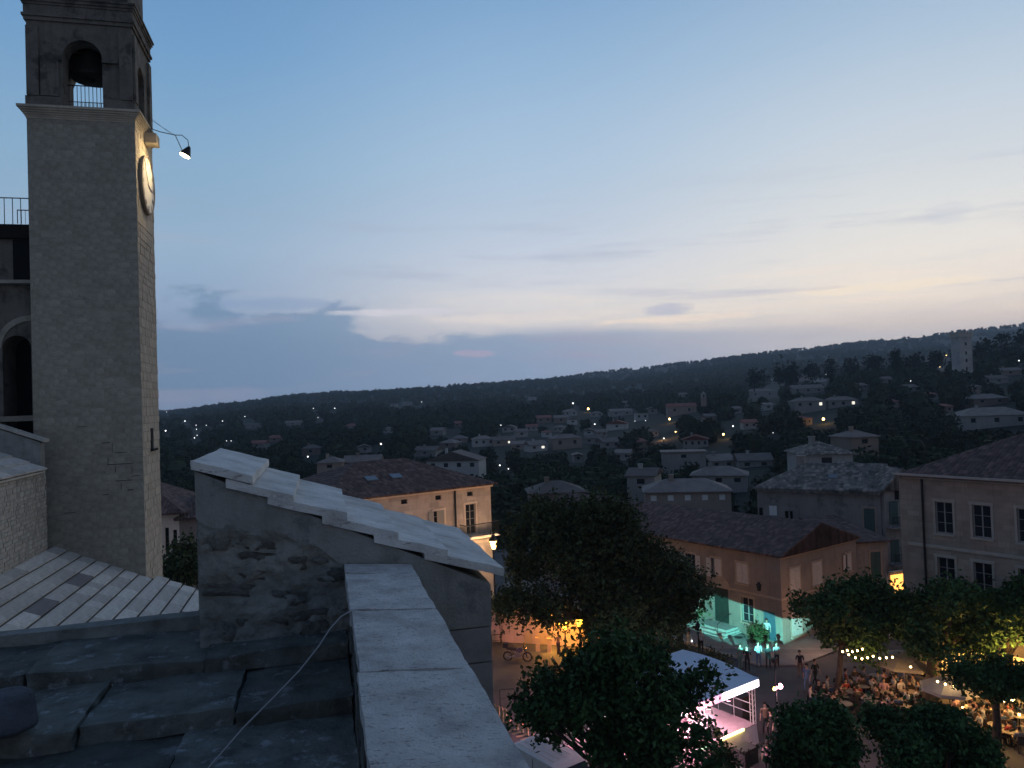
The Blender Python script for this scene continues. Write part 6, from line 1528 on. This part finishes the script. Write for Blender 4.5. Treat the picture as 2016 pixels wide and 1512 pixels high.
# ================================================================== CAFE TERRACES
def chair_parts():
    t = thing('cafe_chair', 'dark café chair at the dim terrace tables', 'chair', (0,0,0), 0, 'dark café chairs on the terrace')
    m = MB(); m.box(-.2,-.2,.43,.2,.2,.47); m.build('seat', M['chairm'], t); m = MB(); m.box(-.2,-.22,.472,.2,-.19,.88); m.build('backrest', M['chairm'], t)
    for x in (-.18,.16):
        for y in (-.2,.17): m = MB(); m.box(x,y,0,x+.02,y+.03,.43); m.build('leg', M['iron'], t)
    return t
def table_parts():
    t = thing('cafe_table', 'small round café table on the terrace', 'table', (0,0,0), 0, 'small café tables on the terrace')
    m = MB(); m.lathe([(.4,.72),(.4,.75)], 0, 0, 18); m.build('table_top', M['tabtop'], t); m = MB(); m.tube([(0,0,0),(0,0,.72)], .03, 6); m.lathe([(.22,0),(.2,.03)], 0, 0, 10); m.build('leg', M['iron'], t)
    return t
ch0, tb0 = chair_parts(), table_parts(); usedc = [False, False]
def put(src, i, p, rz, label=None, group=1):
    o = src if not usedc[i] else clones(src); usedc[i] = True; o.location = p; o.rotation_euler = (0, 0, rz)
    if label: o['label'] = label
    return o
tabs = [(1655,1368),(1690,1352),(1725,1345),(1760,1350),(1665,1402),(1706,1388),(1748,1380),(1792,1378),(1640,1388),(1885,1388),(1897,1414),(1965,1427),(2000,1398),(2008,1428),(1930,1398),(1845,1420),(1870,1442),(1962,1446),(1990,1460),(1905,1440),(1622,1384),(1780,1408),(1700,1366),(1738,1364),(1775,1362),(1680,1378),(1725,1400),(1765,1394),(1930,1414),(1968,1408),(1862,1398)]
cols_ = ['white','black','grey','cream','brown','blue','red','pink','black','grey','white','brown']
k_ = 0
lit_tabs = {(1885,1388): 1, (1897,1414): 1, (1965,1427): 1, (2000,1398): 1, (2008,1428): 1}
def trow(t): return ('left' if t[0] < 1820 else 'right', 'far' if t[1] <= 1372 or (t[0] > 1820 and t[1] <= 1400) else 'middle' if t[1] <= 1392 or (t[0] > 1820 and t[1] <= 1428) else 'near')
trs = {}
for t in sorted(tabs): trs.setdefault(trow(t), []).append(t)
for (px, py) in tabs:
    g = G(px, py + 8); rw_ = trow((px, py)); oi = trs[rw_].index((px, py)); side_ = ('left of trunk' if rw_[0] == 'left' else 'right of trunk')
    where = f'{ORD[oi]} {rw_[1]} row table {side_}'
    put(tb0, 1, Vector((g.x, g.y, 0)), random.uniform(0, 3), f'{"lit " if (px, py) in lit_tabs else ""}round café table, {ORD[oi]} of the {rw_[1]} row {side_}')
    if (px, py) in lit_tabs:
        cn = thing('table_lantern', 'small warm lantern on the ' + where, 'lantern', Vector((g.x, g.y, .752))); m = MB(); m.lathe([(.05,.0),(.06,.12),(.03,.14)], 0, 0, 8); m.build('glow_glass', M['e_warm'], cn); m = MB(); m.lathe([(.065,.141),(.01,.19)], 0, 0, 8); m.build('cap', M['iron'], cn)
        light('lantern_glow', 'POINT', (0, 0, .45), 14, (1, .55, .16), cn, .06)
    sides = ['right', 'far', 'left', 'near']; random.shuffle(sides)
    for sd_ in sides[:3]:
        a = dict(right=0, far=math.pi / 2, left=math.pi, near=-math.pi / 2)[sd_] + random.uniform(-.35, .35); pos = Vector((g.x + .72 * math.cos(a), g.y + .72 * math.sin(a), 0)); rz = a + math.pi / 2
        put(ch0, 0, pos, rz, f'dark chair, {sd_} side of {where}')
        top = cols_[(k_ * 5 + 3) % len(cols_)]; k_ += 1
        if random.random() < .88:
            person(f'seated guest in {top}, {sd_} side of {where}', pos + Vector((0, 0, -.01)), rz, 'sit', top, random.choice(['black','blue','grey']), 'seated guests on the café terrace', sc=random.uniform(.95, 1.03))
def parasol(label, p, h, r, mm, rz=0.0):
    t = thing('parasol', label, 'parasol', (p.x, p.y, 0), rz); m = MB(); m.tube([(0,0,0),(0,0,h)], .03, 6); m.lathe([(.3,0),(.28,.08)], 0, 0, 10); m.build('pole', M['iron'], t)
    m = MB(); n = 8
    for i in range(n):
        a0, a1 = 2 * math.pi * i / n, 2 * math.pi * (i + 1) / n; A = (r * math.cos(a0), r * math.sin(a0), h - .55); B = (r * math.cos(a1), r * math.sin(a1), h - .55)
        mA = (A[0] * .5, A[1] * .5, h - .2); mB_ = (B[0] * .5, B[1] * .5, h - .2); mc = ((A[0] + B[0]) / 2 * .95, (A[1] + B[1]) / 2 * .95, h - .57)
        m.poly([(0,0,h), mA, mB_]); m.poly([mA, A, mc]); m.poly([mA, mc, mB_]); m.poly([mB_, mc, B]); m.quad(A, mc, (mc[0], mc[1], mc[2] - .16), (A[0], A[1], A[2] - .16)); m.quad(mc, B, (B[0], B[1], B[2] - .16), (mc[0], mc[1], mc[2] - .16))
    m.build('canopy', mm, t)
    m = MB()
    for i in range(n): a = 2 * math.pi * i / n; m.tube([(0,0,h - .45), (r * .5 * math.cos(a), r * .5 * math.sin(a), h - .24)], .01, 4)
    m.build('rib', M['wood'], t)
parasol('tan parasol lit from below behind the festoon lights', P(1782, 1303, 46.5), 2.9, 1.9, M['parasol'])
parasol('grey parasol right of the thick tree trunk', P(1868, 1335, 42), 3.0, 1.5, M['parasolg'])
parasol('tan parasol by the lit shop doors', P(1905, 1310, 43.5), 2.8, 1.6, M['parasol'])
parasol('blue parasol half hidden among the plane crowns', P(1943, 1218, 46), 4.6, .95, M['parasolb'])
def festoon(label, pts, Y):
    t = thing('festoon_lights', label, 'string lights', P(pts[0][0], pts[0][1], Y)); o = t.location.copy(); m = MB(); ps_ = [P(a, b - 5, Y + i * .05) - o for i, (a, b) in enumerate(pts)]
    m.tube([ps_[0] + Vector((-.8,0,.5))] + ps_ + [ps_[-1] + Vector((.8,0,.4))], .012, 5); m.build('wire', M['iron'], t)
    for i, (a, b) in enumerate(pts):
        c = P(a, b, Y + i * .05) - o; g = MB(); g.ball(tuple(c), .055, 8, 6); g.build('bulb', M['e_bulb'], t)
festoon('upper short row of festoon bulbs over the terrace', [(1659,1283),(1668,1281),(1678,1283),(1688,1281),(1698,1278)], 44.5)
festoon('long sagging row of festoon bulbs over the terrace', [(1671,1289),(1684,1295),(1697,1297),(1708,1295),(1719,1292),(1732,1296),(1745,1295),(1757,1294),(1793,1313)], 43.5)
festoon('row of festoon bulbs right of the thick tree trunk', [(1846,1342),(1861,1347),(1878,1351),(1894,1358),(1905,1357),(1916,1361)], 41)
festoon('row of festoon bulbs at the right edge of the terrace', [(1948,1372),(1962,1377),(1977,1380),(1992,1379),(2007,1374)], 39.5)
light('festoon_glow', 'POINT', P(1975, 1385, 39.8), 120, (1, .55, .18), None, .4)
light('festoon_glow', 'POINT', P(1700, 1300, 43.6), 75, (1, .58, .22), None, .5)
light('festoon_glow', 'POINT', P(1880, 1358, 41.2), 75, (1, .58, .22), None, .4)
light('terrace_glow', 'POINT', P(1785, 1330, 45.5), 60, (1, .5, .2), None, .4)
light('shop_glow', 'POINT', P(1893, 1318, 43.6), 260, (1, .55, .16), None, .3)
light('shop_glow', 'POINT', P(1996, 1296, 41.4), 560, (1, .55, .14), None, .3)
light('house_front_lamp', 'POINT', P(1612, 1228, 54.5), 120, (1, .55, .34), None, .3)

# ================================================================== HAZE
m = MB(); m.box(-3500, -400, -10, 4200, 3250, 275)
hm_ = bpy.data.materials.new('haze_air'); hm_.use_nodes = True; n_ = hm_.node_tree; n_.nodes.clear()
pv = n_.nodes.new('ShaderNodeVolumePrincipled'); pv.inputs['Color'].default_value = (.72, .87, 1, 1); pv.inputs['Density'].default_value = .00019; pv.inputs['Anisotropy'].default_value = .2
ou = n_.nodes.new('ShaderNodeOutputMaterial'); n_.links.new(pv.outputs[0], ou.inputs['Volume'])
tag(m.build('haze', hm_), 'thin blue dusk haze over the valley', kind='stuff')
